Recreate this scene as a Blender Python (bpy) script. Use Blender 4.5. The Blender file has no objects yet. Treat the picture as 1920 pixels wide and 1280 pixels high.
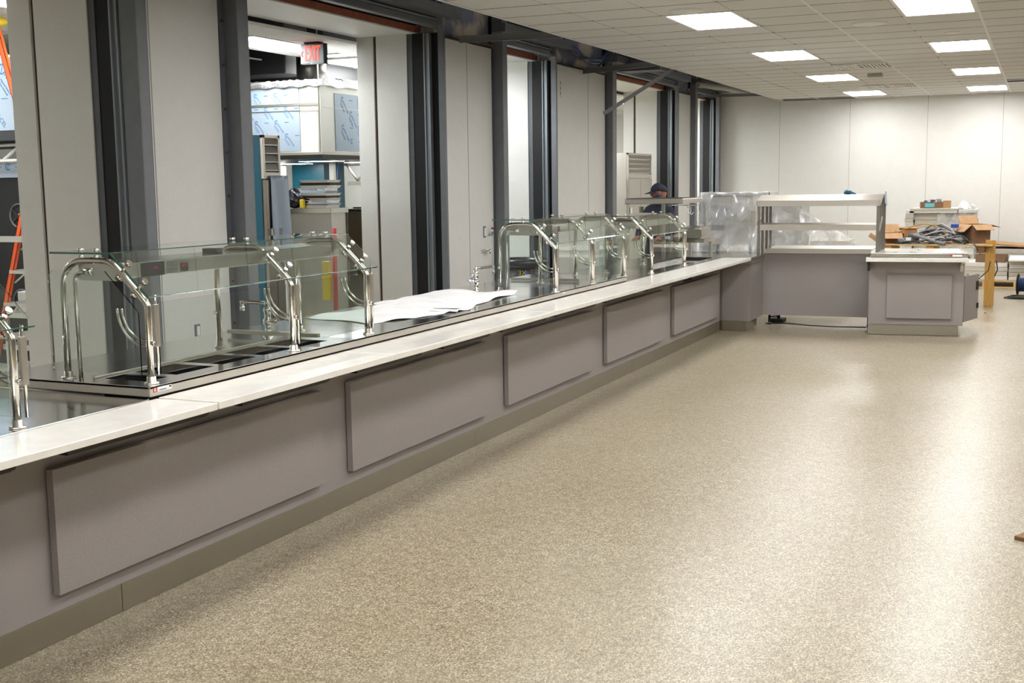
import bpy, bmesh, math, random
from mathutils import Vector, Matrix
R = random.Random(7)
rad = math.radians
S = bpy.context.scene
COL = S.collection

# ---------------------------------------------------------------- camera, world, exposure
cam_d = bpy.data.cameras.new('camera'); cam = bpy.data.objects.new('camera', cam_d); COL.objects.link(cam)
pitch, yaw, roll = rad(-7.50605154), rad(24.10403478), rad(-0.75219909)
cw = Vector((-math.sin(yaw)*math.cos(pitch), math.cos(yaw)*math.cos(pitch), math.sin(pitch)))
cr = Vector((math.cos(yaw), math.sin(yaw), 0)); cu = cr.cross(cw)
r2 = cr*math.cos(roll) + cu*math.sin(roll); u2 = -cr*math.sin(roll) + cu*math.cos(roll)
cam.matrix_world = Matrix(((r2.x, u2.x, -cw.x, 0), (r2.y, u2.y, -cw.y, 0), (r2.z, u2.z, -cw.z, 1.72), (0, 0, 0, 1)))
cam_d.sensor_width = 36; cam_d.lens = 41.646; cam_d.clip_end = 200
S.camera = cam
W = bpy.data.worlds.new('world'); S.world = W; W.use_nodes = True
W.node_tree.nodes['Background'].inputs[0].default_value = (0.5, 0.55, 0.6, 1)
W.node_tree.nodes['Background'].inputs[1].default_value = 0.02
S.view_settings.view_transform = 'Standard'; S.view_settings.look = 'None'
S.view_settings.exposure = 0.84; S.view_settings.gamma = 1.0; S.view_settings.use_curve_mapping = False
LAMP = 13.0        # strength of the dining hall's ceiling panels
KLAMP = 19.0      # strength of the kitchen's ceiling panels
S.cycles.max_bounces = 10; S.cycles.transmission_bounces = 10; S.cycles.transparent_max_bounces = 12
S.cycles.glossy_bounces = 5; S.cycles.diffuse_bounces = 4
S.cycles.use_denoising = True
S.cycles.sample_clamp_indirect = 6.0

# ---------------------------------------------------------------- materials
def lin(c): c /= 255.0; return c/12.92 if c <= 0.04045 else ((c+0.055)/1.055)**2.4
def rgb(r, g, b): return (lin(r), lin(g), lin(b), 1.0)
def nt(name):
    m = bpy.data.materials.new(name); m.use_nodes = True
    t = m.node_tree; return m, t, t.nodes['Principled BSDF']
def node(t, typ, **k):
    n = t.nodes.new(typ)
    for a, v in k.items():
        if a.startswith('i_'): n.inputs[int(a[2:])].default_value = v
        else: setattr(n, a, v)
    return n
def L(t, a, b): t.links.new(a, b)
def mix_rgb(t, fac, a, b, mode='MIX'):
    n = t.nodes.new('ShaderNodeMix'); n.data_type = 'RGBA'; n.blend_type = mode
    for s, v in ((0, fac), (6, a), (7, b)):
        if isinstance(v, (tuple, float, int)): n.inputs[s].default_value = v
        else: t.links.new(v, n.inputs[s])
    return n.outputs[2]
def ramp(t, src, stops):
    n = t.nodes.new('ShaderNodeValToRGB'); cr_ = n.color_ramp
    while len(cr_.elements) < len(stops): cr_.elements.new(0.5)
    for e, (p, c) in zip(cr_.elements, stops): e.position = p; e.color = c
    t.links.new(src, n.inputs[0]); return n.outputs[0]
def mat(name, c, rough=0.5, metal=0.0, noise=0.0, nscale=30, bump=0.0, bscale=80, spec=None, stretch=None, coat=0):
    m, t, b = nt(name)
    b.inputs['Roughness'].default_value = rough; b.inputs['Metallic'].default_value = metal
    b.inputs['Base Color'].default_value = c
    if spec is not None: b.inputs['Specular IOR Level'].default_value = spec
    if coat: b.inputs['Coat Weight'].default_value = coat; b.inputs['Coat Roughness'].default_value = 0.1
    if noise or bump:
        tc = node(t, 'ShaderNodeTexCoord'); mp = node(t, 'ShaderNodeMapping')
        L(t, tc.outputs['Object'], mp.inputs[0])
        if stretch: mp.inputs['Scale'].default_value = stretch
    if noise:
        n = node(t, 'ShaderNodeTexNoise'); n.inputs['Scale'].default_value = nscale; n.inputs['Detail'].default_value = 4
        L(t, mp.outputs[0], n.inputs['Vector'])
        lo = tuple(max(0, x*(1-noise)) for x in c[:3])+(1,); hi = tuple(min(1, x*(1+noise)) for x in c[:3])+(1,)
        L(t, ramp(t, n.outputs[0], [(0.3, lo), (0.7, hi)]), b.inputs['Base Color'])
    if bump:
        n2 = node(t, 'ShaderNodeTexNoise'); n2.inputs['Scale'].default_value = bscale; n2.inputs['Detail'].default_value = 2
        L(t, mp.outputs[0], n2.inputs['Vector'])
        bp = node(t, 'ShaderNodeBump'); bp.inputs['Strength'].default_value = bump; bp.inputs['Distance'].default_value = 0.01
        L(t, n2.outputs[0], bp.inputs['Height']); L(t, bp.outputs[0], b.inputs['Normal'])
    return m
def emit(name, c, s, base=None):
    m, t, b = nt(name)
    b.inputs['Base Color'].default_value = base or c; b.inputs['Emission Color'].default_value = c
    b.inputs['Emission Strength'].default_value = s; b.inputs['Roughness'].default_value = 0.5
    return m
def glass(name, c, rough=0.0, ior=1.45):
    m, t, b = nt(name)
    b.inputs['Base Color'].default_value = c; b.inputs['Roughness'].default_value = rough
    b.inputs['Transmission Weight'].default_value = 1.0; b.inputs['IOR'].default_value = ior
    # panes let light straight through for shadows of lamps
    return m
def brushed(name, c, rough, streak=0.06, sc=(1, 1, 60), bumpy=0.0):
    m, t, b = nt(name)
    b.inputs['Metallic'].default_value = 1.0; b.inputs['Base Color'].default_value = c
    tc = node(t, 'ShaderNodeTexCoord'); mp = node(t, 'ShaderNodeMapping'); mp.inputs['Scale'].default_value = sc
    L(t, tc.outputs['Object'], mp.inputs[0])
    n = node(t, 'ShaderNodeTexNoise'); n.inputs['Scale'].default_value = 6; n.inputs['Detail'].default_value = 5
    L(t, mp.outputs[0], n.inputs['Vector'])
    mr = node(t, 'ShaderNodeMapRange'); mr.inputs[3].default_value = max(0.02, rough-streak); mr.inputs[4].default_value = rough+streak
    L(t, n.outputs[0], mr.inputs[0]); L(t, mr.outputs[0], b.inputs['Roughness'])
    if bumpy:
        n2 = node(t, 'ShaderNodeTexNoise'); n2.inputs['Scale'].default_value = 1.6; n2.inputs['Detail'].default_value = 1
        L(t, tc.outputs['Object'], n2.inputs['Vector'])
        bp = node(t, 'ShaderNodeBump'); bp.inputs['Strength'].default_value = bumpy; bp.inputs['Distance'].default_value = 0.02
        L(t, n2.outputs[0], bp.inputs['Height']); L(t, bp.outputs[0], b.inputs['Normal'])
    return m

M = {}
M['steel'] = brushed('brushed_steel', rgb(208, 203, 194), 0.36, 0.06)
M['hoodsteel'] = mat('hood_steel', rgb(232, 230, 224), 0.4, 0.35)
M['steel_top'] = brushed('polished_steel', rgb(210, 209, 205), 0.13, 0.03, (1, 1, 1), 0.12)
M['steel_mid'] = brushed('satin_steel', rgb(190, 186, 178), 0.2, 0.04, (1, 40, 1), 0.05)
M['kick'] = brushed('kick_steel', rgb(172, 166, 152), 0.36, 0.07, (3, 1, 8), 0.1)
M['tube'] = brushed('tube_steel', rgb(206, 202, 192), 0.2, 0.03)
M['legsteel'] = brushed('leg_steel', rgb(140, 137, 132), 0.38, 0.05)
M['bronze'] = brushed('brownish_steel', rgb(112, 102, 84), 0.4, 0.06, (1, 1, 12))
M['chrome'] = mat('chrome', rgb(225, 225, 225), 0.06, 1.0)
M['dark_steel'] = mat('dark_steel', rgb(70, 68, 64), 0.35, 0.9)
M['laminate'] = mat('grey_laminate', rgb(158, 151, 149), 0.55, 0, 0.10, 260, 0.05, 300)
M['stone'] = mat('white_quartz', rgb(244, 241, 234), 0.16, 0, 0.05, 14, coat=0.3)
M['wallpanel'] = mat('white_wall_panel', rgb(216, 215, 210), 0.45, 0, 0.015, 8, 0.35, 90)
M['white'] = mat('white_paint', rgb(226, 226, 222), 0.5)
M['seam'] = mat('seam_strip', rgb(165, 163, 155), 0.6)
M['brown'] = mat('brown_gap', rgb(84, 70, 60), 0.8, 0, 0.2, 20)
M['steelgrey'] = mat('painted_grey_steel', rgb(116, 119, 124), 0.5, 0.1, 0.05, 12)
M['steeldark'] = mat('painted_dark_steel', rgb(86, 89, 94), 0.55, 0.1, 0.05, 12)
M['black'] = mat('black', rgb(9, 9, 10), 0.7)
M['rail'] = mat('galvanised_rail', rgb(140, 146, 152), 0.4, 0.4)
M['softblack'] = mat('soft_black', rgb(40, 40, 42), 0.7)
M['gypsum'] = None
M['orangewood'] = mat('orange_wood', rgb(142, 78, 56), 0.7, 0, 0.2, 15)
M['tile'] = mat('ceiling_tile', rgb(210, 209, 206), 0.85, 0, 0.05, 160, 0.3, 220)
M['tee'] = mat('ceiling_tee', rgb(222, 221, 218), 0.5)
M['reveal_shade'] = mat('painted_reveal_shade', rgb(128, 124, 114), 0.7)  # grey that paints the shade in the tile reveals
M['tileK'] = mat('kitchen_tile', rgb(225, 223, 218), 0.8, 0, 0.02, 160)
M['lamp'] = emit('lamp_diffuser', (1.0, 0.985, 0.975, 1), LAMP)
M['lampK'] = emit('kitchen_lamp_diffuser', (0.97, 1.0, 1.0, 1), KLAMP)
M['glass'] = glass('guard_glass', (0.90, 0.97, 0.945, 1))
M['glass_edge'] = mat('glass_edge', rgb(38, 92, 78), 0.15, 0, spec=0.8)
M['paper'] = None
M['card'] = mat('cardboard', rgb(176, 138, 98), 0.8, 0, 0.1, 12)
M['card_in'] = mat('cardboard_brown', rgb(128, 98, 74), 0.85, 0, 0.1, 12)
M['wood'] = mat('yellow_lumber', rgb(186, 142, 70), 0.7, 0, 0.18, 8, stretch=(6, 6, 1))
M['palewood'] = mat('pallet_wood', rgb(205, 175, 125), 0.75, 0, 0.15, 9, stretch=(1, 8, 8))
M['orange'] = mat('orange_fibreglass', rgb(226, 92, 40), 0.45)
M['alu'] = mat('aluminium', rgb(205, 203, 198), 0.35, 0.85)
M['teal'] = mat('teal_film', rgb(28, 88, 106), 0.3)
M['blue'] = mat('blue_plastic', rgb(40, 82, 170), 0.4)
M['darkblue'] = mat('dark_blue', rgb(30, 52, 96), 0.5)
M['conduit'] = mat('grey_conduit', rgb(128, 128, 128), 0.45, 0.3)
M['cable'] = mat('cable_black', rgb(46, 46, 48), 0.55)
M['cablegrey'] = mat('cable_grey', rgb(160, 158, 155), 0.5)
M['cablepink'] = mat('cable_pink', rgb(186, 130, 134), 0.5)
M['red'] = mat('red_plastic', rgb(190, 40, 30), 0.5)
M['yellow'] = mat('yellow_plastic', rgb(225, 195, 50), 0.5)
M['green'] = mat('green_plastic', rgb(30, 120, 80), 0.5)
M['bag'] = mat('black_bag', rgb(30, 30, 38), 0.25)
M['skin'] = mat('skin', rgb(150, 98, 74), 0.55)
M['navy'] = mat('navy_cloth', rgb(26, 30, 46), 0.8)
M['maskblue'] = mat('blue_cloth', rgb(44, 62, 120), 0.7)
M['foil'] = mat('foil', rgb(225, 225, 225), 0.35, 0.9, 0.0, 10, 1.0, 30)
M['ctile'] = mat('stacked_board', rgb(196, 190, 178), 0.85, 0, 0.1, 30, stretch=(0.3, 0.3, 40))
M['printblue'] = mat('print_blue', rgb(58, 110, 160), 0.6)
M['printdark'] = mat('print_dark', rgb(40, 50, 60), 0.6)
M['film'] = mat('film_on_steel', rgb(158, 172, 186), 0.35, 0.1)
M['labelwhite'] = mat('label_white', rgb(235, 235, 235), 0.5)
M['brownwood'] = mat('dark_plank', rgb(120, 84, 46), 0.6)

def plastic_film(name):
    m, t, b = nt(name)
    b.inputs['Base Color'].default_value = rgb(232, 234, 236); b.inputs['Roughness'].default_value = 0.12
    b.inputs['Specular IOR Level'].default_value = 1.0
    tc = node(t, 'ShaderNodeTexCoord'); n = node(t, 'ShaderNodeTexNoise'); n.inputs['Scale'].default_value = 4.0
    n.inputs['Detail'].default_value = 6; n.inputs['Distortion'].default_value = 0.8
    L(t, tc.outputs['Object'], n.inputs['Vector'])
    mr = node(t, 'ShaderNodeMapRange'); mr.inputs[1].default_value = 0.35; mr.inputs[2].default_value = 0.7
    mr.inputs[3].default_value = 0.24; mr.inputs[4].default_value = 0.50
    L(t, n.outputs[0], mr.inputs[0]); L(t, mr.outputs[0], b.inputs['Alpha'])
    v = node(t, 'ShaderNodeTexVoronoi'); v.inputs['Scale'].default_value = 5.5
    mp = node(t, 'ShaderNodeMapping'); mp.inputs['Scale'].default_value = (1.0, 1.0, 0.45); mp.inputs['Rotation'].default_value = (0, 0.5, 0)
    L(t, tc.outputs['Object'], mp.inputs[0]); L(t, mp.outputs[0], v.inputs['Vector'])
    bp = node(t, 'ShaderNodeBump'); bp.inputs['Strength'].default_value = 1.0; bp.inputs['Distance'].default_value = 0.12
    L(t, v.outputs['Distance'], bp.inputs['Height']); L(t, bp.outputs[0], b.inputs['Normal'])
    return m
M['poly'] = plastic_film('clear_sheeting')

def floor_mat():
    m, t, b = nt('speckled_epoxy_floor')
    tc = node(t, 'ShaderNodeTexCoord')
    v = node(t, 'ShaderNodeTexVoronoi'); v.inputs['Scale'].default_value = 215
    L(t, tc.outputs['Object'], v.inputs['Vector'])
    sp = ramp(t, v.outputs['Color'], [(0.0, rgb(80, 73, 60)), (0.28, rgb(138, 128, 106)), (0.6, rgb(164, 154, 130)), (0.85, rgb(214, 206, 186))])
    n = node(t, 'ShaderNodeTexNoise'); n.inputs['Scale'].default_value = 0.9; n.inputs['Detail'].default_value = 5
    L(t, tc.outputs['Object'], n.inputs['Vector'])
    tint = ramp(t, n.outputs[0], [(0.3, (0.88, 0.85, 0.79, 1)), (0.7, (1, 1, 1, 1))])
    nm = node(t, 'ShaderNodeTexNoise'); nm.inputs['Scale'].default_value = 22; nm.inputs['Detail'].default_value = 4
    L(t, tc.outputs['Object'], nm.inputs['Vector'])
    mott = ramp(t, nm.outputs[0], [(0.35, (0.86, 0.85, 0.83, 1)), (0.62, (1.05, 1.05, 1.05, 1))])
    L(t, mix_rgb(t, 1.0, mix_rgb(t, 1.0, sp, tint, 'MULTIPLY'), mott, 'MULTIPLY'), b.inputs['Base Color'])
    n3 = node(t, 'ShaderNodeTexNoise'); n3.inputs['Scale'].default_value = 70; n3.inputs['Detail'].default_value = 3
    L(t, tc.outputs['Object'], n3.inputs['Vector'])
    mr = node(t, 'ShaderNodeMapRange'); mr.inputs[3].default_value = 0.278; mr.inputs[4].default_value = 0.33
    nr = node(t, 'ShaderNodeTexNoise'); nr.inputs['Scale'].default_value = 5; nr.inputs['Detail'].default_value = 6
    L(t, tc.outputs['Object'], nr.inputs['Vector']); L(t, nr.outputs[0], mr.inputs[0]); L(t, mr.outputs[0], b.inputs['Roughness'])
    bp = node(t, 'ShaderNodeBump'); bp.inputs['Strength'].default_value = 0.3; bp.inputs['Distance'].default_value = 0.003
    L(t, n3.outputs[0], bp.inputs['Height']); L(t, bp.outputs[0], b.inputs['Normal'])
    b.inputs['Specular IOR Level'].default_value = 0.8
    return m
M['floor'] = floor_mat()
def gyp():
    m, t, b = nt('patched_gypsum')
    tc = node(t, 'ShaderNodeTexCoord'); n = node(t, 'ShaderNodeTexNoise'); n.inputs['Scale'].default_value = 1.4
    n.inputs['Detail'].default_value = 6
    L(t, tc.outputs['Object'], n.inputs['Vector'])
    L(t, ramp(t, n.outputs[0], [(0.47, rgb(104, 108, 128)), (0.53, rgb(168, 160, 148))]), b.inputs['Base Color'])
    b.inputs['Roughness'].default_value = 0.9
    return m
M['gypsum'] = gyp()
def paper():
    m, t, b = nt('drawing_paper')
    tc = node(t, 'ShaderNodeTexCoord'); br = node(t, 'ShaderNodeTexBrick')
    br.inputs['Scale'].default_value = 9; br.inputs['Mortar Size'].default_value = 0.008
    br.inputs['Color1'].default_value = (1, 1, 1, 1); br.inputs['Color2'].default_value = (1, 1, 1, 1); br.inputs['Mortar'].default_value = (0.25, 0.25, 0.28, 1)
    n = node(t, 'ShaderNodeTexNoise'); n.inputs['Scale'].default_value = 3.3; n.inputs['Detail'].default_value = 3
    L(t, tc.outputs['Object'], br.inputs['Vector']); L(t, tc.outputs['Object'], n.inputs['Vector'])
    f = ramp(t, n.outputs[0], [(0.52, (0, 0, 0, 1)), (0.58, (1, 1, 1, 1))])
    c = mix_rgb(t, f, (1, 1, 1, 1), br.outputs[0])
    L(t, mix_rgb(t, 1.0, rgb(240, 240, 240), c, 'MULTIPLY'), b.inputs['Base Color'])
    b.inputs['Roughness'].default_value = 0.8
    return m
M['paper'] = paper()

# ---------------------------------------------------------------- mesh building
ORG = {}
class MB:
    def __init__(s): s.v = []; s.f = []; s.sm = []
    def add(s, vs, fs, smooth=False, mtx=None):
        o = len(s.v)
        for p in vs:
            p = Vector(p)
            if mtx is not None: p = mtx @ p
            s.v.append(p)
        for f in fs: s.f.append([o+i for i in f]); s.sm.append(smooth)
        return s
    def box(s, x0, x1, y0, y1, z0, z1, mtx=None):
        x0, x1 = sorted((x0, x1)); y0, y1 = sorted((y0, y1)); z0, z1 = sorted((z0, z1))
        return s.add([(x0,y0,z0),(x1,y0,z0),(x1,y1,z0),(x0,y1,z0),(x0,y0,z1),(x1,y0,z1),(x1,y1,z1),(x0,y1,z1)],
                     [(0,3,2,1),(4,5,6,7),(0,1,5,4),(1,2,6,5),(2,3,7,6),(3,0,4,7)], False, mtx)
    def prism(s, pts, a, b, axis='y', mtx=None):   # polygon in the other two axes, extruded a..b
        n = len(pts)
        def P(p, t): return {'y': (p[0], t, p[1]), 'x': (t, p[0], p[1]), 'z': (p[0], p[1], t)}[axis]
        vs = [P(p, a) for p in pts]+[P(p, b) for p in pts]
        fs = [tuple(range(n))[::-1], tuple(range(n, 2*n))]+[(i, (i+1) % n, n+(i+1) % n, n+i) for i in range(n)]
        return s.add(vs, fs, False, mtx)
    def tube(s, pts, r, n=12, cap=True, mtx=None):
        pts = [Vector(p) for p in pts]; vs = []; fs = []
        rr = r if isinstance(r, (list, tuple)) else [r]*len(pts)
        prev = None
        for i, p in enumerate(pts):
            d = (pts[min(i+1, len(pts)-1)]-pts[max(i-1, 0)])
            d = d.normalized() if d.length > 1e-9 else Vector((0, 0, 1))
            if prev is None:
                a = Vector((0, 0, 1)) if abs(d.z) < 0.9 else Vector((0, 1, 0))
                x = d.cross(a).normalized()
            else:
                x = (prev-d*prev.dot(d)).normalized()
            prev = x; y = d.cross(x)
            for k in range(n):
                t = 2*math.pi*k/n; vs.append(p+(x*math.cos(t)+y*math.sin(t))*rr[i])
        for i in range(len(pts)-1):
            for k in range(n):
                fs.append((i*n+k, i*n+(k+1) % n, (i+1)*n+(k+1) % n, (i+1)*n+k))
        s.add(vs, fs, True, mtx)
        if cap:
            o = len(s.v)-len(vs)
            s.f.append([o+k for k in range(n)][::-1]); s.sm.append(False)
            s.f.append([o+(len(pts)-1)*n+k for k in range(n)]); s.sm.append(False)
        return s
    def cyl(s, p0, p1, r, n=16, mtx=None): return s.tube([p0, p1], r, n, True, mtx)
    def lathe(s, prof, c=(0,0,0), n=28, mtx=None, smooth=True):
        vs = []; fs = []
        for r, z in prof:
            for k in range(n):
                t = 2*math.pi*k/n; vs.append((c[0]+r*math.cos(t), c[1]+r*math.sin(t), c[2]+z))
        for i in range(len(prof)-1):
            for k in range(n): fs.append((i*n+k, i*n+(k+1) % n, (i+1)*n+(k+1) % n, (i+1)*n+k))
        return s.add(vs, fs, smooth, mtx)
    def ball(s, c, r, n=14, sc=(1,1,1), mtx=None):
        vs = []; fs = []; h = n//2
        for i in range(h+1):
            ph = math.pi*i/h
            for k in range(n):
                t = 2*math.pi*k/n
                vs.append((c[0]+r*sc[0]*math.sin(ph)*math.cos(t), c[1]+r*sc[1]*math.sin(ph)*math.sin(t), c[2]-r*sc[2]*math.cos(ph)))
        for i in range(h):
            for k in range(n): fs.append((i*n+k, i*n+(k+1) % n, (i+1)*n+(k+1) % n, (i+1)*n+k))
        return s.add(vs, fs, True, mtx)
    def grid(s, fn, nu, nv, smooth=True, thick=0.0):
        vs = [fn(i/nu, j/nv) for i in range(nu+1) for j in range(nv+1)]
        fs = [(i*(nv+1)+j, (i+1)*(nv+1)+j, (i+1)*(nv+1)+j+1, i*(nv+1)+j+1) for i in range(nu) for j in range(nv)]
        return s.add(vs, fs, smooth)
    def build(s, name, m, parent=None, bevel=0.0, local=False, solid=0.0):
        me = bpy.data.meshes.new(name)
        if parent is not None: org = Vector((0,0,0)) if local else ORG[parent.name]
        elif local: org = Vector((0,0,0))
        else:
            xs = [p.x for p in s.v]; ys = [p.y for p in s.v]; zs = [p.z for p in s.v]
            org = Vector(((min(xs)+max(xs))/2, (min(ys)+max(ys))/2, min(zs)))
        me.from_pydata([tuple(p-org) for p in s.v], [], s.f)
        me.polygons.foreach_set('use_smooth', s.sm); me.update()
        b_ = bmesh.new(); b_.from_mesh(me); bmesh.ops.recalc_face_normals(b_, faces=b_.faces); b_.to_mesh(me); b_.free()
        me.materials.append(m)
        o = bpy.data.objects.new(name, me); COL.objects.link(o)
        if parent is not None: o.parent = parent; ORG[o.name] = ORG.get(parent.name, Vector((0,0,0)))
        else:
            if not local: o.location = org
            ORG[o.name] = org
        if solid:
            md = o.modifiers.new('solid', 'SOLIDIFY'); md.thickness = solid; md.offset = 0
        if bevel:
            md = o.modifiers.new('bevel', 'BEVEL'); md.width = bevel; md.segments = 2; md.limit_method = 'ANGLE'; md.angle_limit = rad(50)
        return o

def tag(o, label=None, cat=None, group=None, kind=None):
    if label: o['label'] = label
    if cat: o['category'] = cat
    if group: o['group'] = group
    if kind: o['kind'] = kind
    return o
def thing(name, label, cat, loc, group=None, rotz=0, kind=None):
    o = bpy.data.objects.new(name, None); COL.objects.link(o); o.empty_display_size = 0.1
    o.location = loc; o.rotation_euler = (0, 0, rotz); ORG[o.name] = Vector(loc)
    return tag(o, label, cat, group, kind)
def struct(o): o['kind'] = 'structure'; return o
def copy_tree(o, loc=None, parent=None, rotz=None):
    c = o.copy(); COL.objects.link(c)
    if parent is not None: c.parent = parent
    if loc is not None: c.location = loc
    if rotz is not None: c.rotation_euler = (0, 0, rotz)
    for ch in list(o.children): copy_tree(ch, None, c)
    return c
def fillet(pts, r, n=6):
    pts = [Vector(p) for p in pts]; out = [pts[0]]
    for i in range(1, len(pts)-1):
        a, b, c = pts[i-1], pts[i], pts[i+1]
        rr = r[i-1] if isinstance(r, (list, tuple)) else r
        d1 = (a-b).normalized(); d2 = (c-b).normalized(); ang = d1.angle(d2)
        if ang > math.pi-0.01: out.append(b); continue
        t = min(rr/math.tan(ang/2), (a-b).length*0.49, (c-b).length*0.49)
        p0 = b+d1*t; p1 = b+d2*t
        for k in range(n+1):
            u = k/n; out.append(p0*(1-u)**2+b*2*u*(1-u)+p1*u*u)
    out.append(pts[-1]); return out
def text_mesh(body, size, m, name, parent=None, mtx=None, depth=0.001, local=False, org=None):
    cu_ = bpy.data.curves.new(name, 'FONT'); cu_.body = body; cu_.size = size; cu_.extrude = depth; cu_.align_x = 'CENTER'; cu_.align_y = 'CENTER'; cu_.resolution_u = 3
    o = bpy.data.objects.new('txt', cu_); COL.objects.link(o)
    dg = bpy.context.evaluated_depsgraph_get(); dg.update()
    me = bpy.data.meshes.new_from_object(o.evaluated_get(dg)); bpy.data.objects.remove(o)
    vs = [v.co.copy() for v in me.vertices]; fs = [tuple(p.vertices) for p in me.polygons]
    return vs, fs
# orientation: text lying in a wall plane facing +X (reads along -Y... toward +Y), or facing -Y
def face_plusx(x, y, z, rot=0): return Matrix.Translation((x, y, z)) @ Matrix(((0,0,1,0),(1,0,0,0),(0,1,0,0),(0,0,0,1))) @ Matrix.Rotation(rot, 4, 'Z')
def face_minusy(x, y, z, rot=0): return Matrix.Translation((x, y, z)) @ Matrix(((1,0,0,0),(0,0,-1,0),(0,1,0,0),(0,0,0,1))) @ Matrix.Rotation(rot, 4, 'Z')

ZC = 3.22; XR = 9.88; Y0 = -3.0; YB = 22.87; XW = -5.78; KX = -11.5; DECK = 4.15

# ---------------------------------------------------------------- the setting
struct(MB().box(KX-0.2, XR+0.2, Y0-0.2, YB+2.2, -0.1, 0).build('floor', M['floor']))
struct(MB().box(XR, XR+0.15, Y0, YB, 0, DECK).build('wall_right', M['wallpanel']))
struct(MB().box(KX, XR+0.15, Y0-0.15, Y0, 0, DECK).build('wall_front', M['wallpanel']))
wb = struct(MB().box(-6.7, XR+0.15, YB, YB+0.15, 0, DECK).build('wall_back', M['wallpanel']))
for x in (-4.62, -3.328, -1.966, -0.706, 0.55, 1.85, 3.1, 4.4):
    struct(MB().box(x-0.004, x+0.004, YB-0.003, YB+0.001, 0, ZC).build('panel_seam', M['seam'], wb))
struct(MB().box(KX, XR+0.15, Y0, YB+2.2, DECK, DECK+0.1).build('ceiling_deck', M['softblack']))

# ceiling grid of the hall: white tees with tiles laid in (some tiles still missing at the far edge)
PX, PY, GX, GY = 0.655, 0.577, -2.566, 10.597
xl = [GX+PX*k for k in range(-3, 20)]; yl = [GY+PY*k for k in range(-23, 22)]
light_cells = set()
LX = [-2.8935, -0.9285, 1.0365]; LY = [11.174+3.462*k for k in range(-3, 4)]
def cell_of(x, y): return (int(math.floor((x-GX)/PX+1e-6)), int(math.floor((y-GY)/PY+1e-6)))
for x in LX:
    for y in LY:
        a = cell_of(x, y-0.1); b = cell_of(x, y+0.1)
        light_cells |= {a, b}
vent_cells = {}
tb = MB()
for i in range(-3, 19):
    for j in range(-23, 22):
        if (i, j) in light_cells: continue
        x0 = GX+PX*i; y0 = GY+PY*j; y1 = min(y0+PY, YB)
        if y1-y0 < 0.05: continue
        if y0 > 22.1 and x0 < -3.3: continue                     # missing tiles by the back wall
        if abs(y0-19.83) < 0.3 and -0.61 < x0 < 1.3: continue    # missing tiles on the right
        tb.box(x0+0.008, x0+PX-0.008, y0+0.008, y1-0.008, ZC-0.003, ZC+0.012)
ceil = struct(tb.build('ceiling', M['tile'], bevel=0.003))
tee = MB()
for x in xl:
    tee.box(x-0.012, x+0.012, Y0, YB, ZC-0.0045 if round((x-GX)/PX) in (1, 3, 5, 7) else ZC+0.003, ZC+0.03)
ct = MB()  # dark strips standing in for the shadow lines between tile rows
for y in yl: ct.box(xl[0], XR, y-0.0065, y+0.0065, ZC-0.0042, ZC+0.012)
tee.box(xl[0]-0.03, xl[0], Y0, YB, ZC-0.006, ZC+0.03)
tee.box(xl[0], XR, YB-0.025, YB, ZC-0.004, ZC+0.004)
tr1 = struct(tee.build('trim_1', M['tee']))
struct(ct.build('reveal_shade_strip', M['reveal_shade'], tr1))

# recessed ceiling panels
def light_panel(w=0.585, l=1.074, m='lamp'):
    t = thing('ceiling_light', 'x', 'ceiling light', (0,0,0))
    f = MB(); W2, L2 = w/2+0.03, l/2+0.036
    for a in ((-W2, -w/2, -L2, L2), (w/2, W2, -L2, L2), (-w/2, w/2, -L2, -l/2), (-w/2, w/2, l/2, L2)):
        f.box(a[0], a[1], a[2], a[3], 0, 0.03)
    f.box(-W2, W2, -L2, L2, 0.06, 0.07)
    f.build('frame', M['white'], t, local=True)
    MB().box(-w/2, w/2, -l/2, l/2, 0.006, 0.012).build('diffuser', M[m], t, local=True)
    return t
lp = light_panel(); first = True
names = {0: 'left', 1: 'right'}
where = ['nearest the camera', 'second', 'third', 'farthest, by the back wall']
for ix, x in enumerate(LX):
    for iy, y in enumerate(LY):
        o = lp if first else copy_tree(lp)
        first = False
        o.location = (x, y, ZC-0.006)
        o['group'] = 'lit ceiling panels in the hall'
        if iy >= 3 and ix < 2:
            side = ['left row above the serving line', 'right row over the open floor'][ix]
            o['label'] = ['largest lit ceiling panel of the %s', 'second lit ceiling panel of the %s from the camera',
                          'third lit ceiling panel of the %s from the camera', 'smallest and farthest lit ceiling panel of the %s'][iy-3] % side
        else:
            o['label'] = 'lit ceiling panel outside the picture, above or right of it'

# discs and vents in the ceiling
def disc(x, y, r, label, d=0.015, nm='ceiling_speaker', cat='ceiling speaker'):
    MB_ = MB().lathe([(0.001, -d), (r*0.8, -d), (r, -d*0.4), (r, 0.0)], (x, y, ZC-0.003))
    return tag(MB_.build(nm, M['tee']), label, cat)
disc(-2.93, 10.37, 0.15, 'round white ceiling speaker just before the largest left ceiling light', 0.02)
disc(-1.60, 12.07, 0.17, 'flat round ceiling speaker between the two rows of ceiling lights')
disc(-3.549, 13.153, 0.07, 'small round sprinkler cover left of the second left-row ceiling light', 0.01, 'sprinkler_cover', 'sprinkler')
disc(-0.929, 13.232, 0.08, 'small bright sprinkler cover between first and second right-row ceiling lights', 0.01, 'sprinkler_cover', 'sprinkler')
disc(-2.739, 20.13, 0.09, 'small sprinkler cover beyond the third left-row ceiling light', 0.01, 'sprinkler_cover', 'sprinkler')
disc(-3.25, 15.9, 0.07, 'faint sprinkler cover left of the third left-row ceiling light', 0.01, 'sprinkler_cover', 'sprinkler')
det = MB().box(-2.35, -2.15, 17.65, 17.8, ZC-0.05, ZC-0.003)
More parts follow.
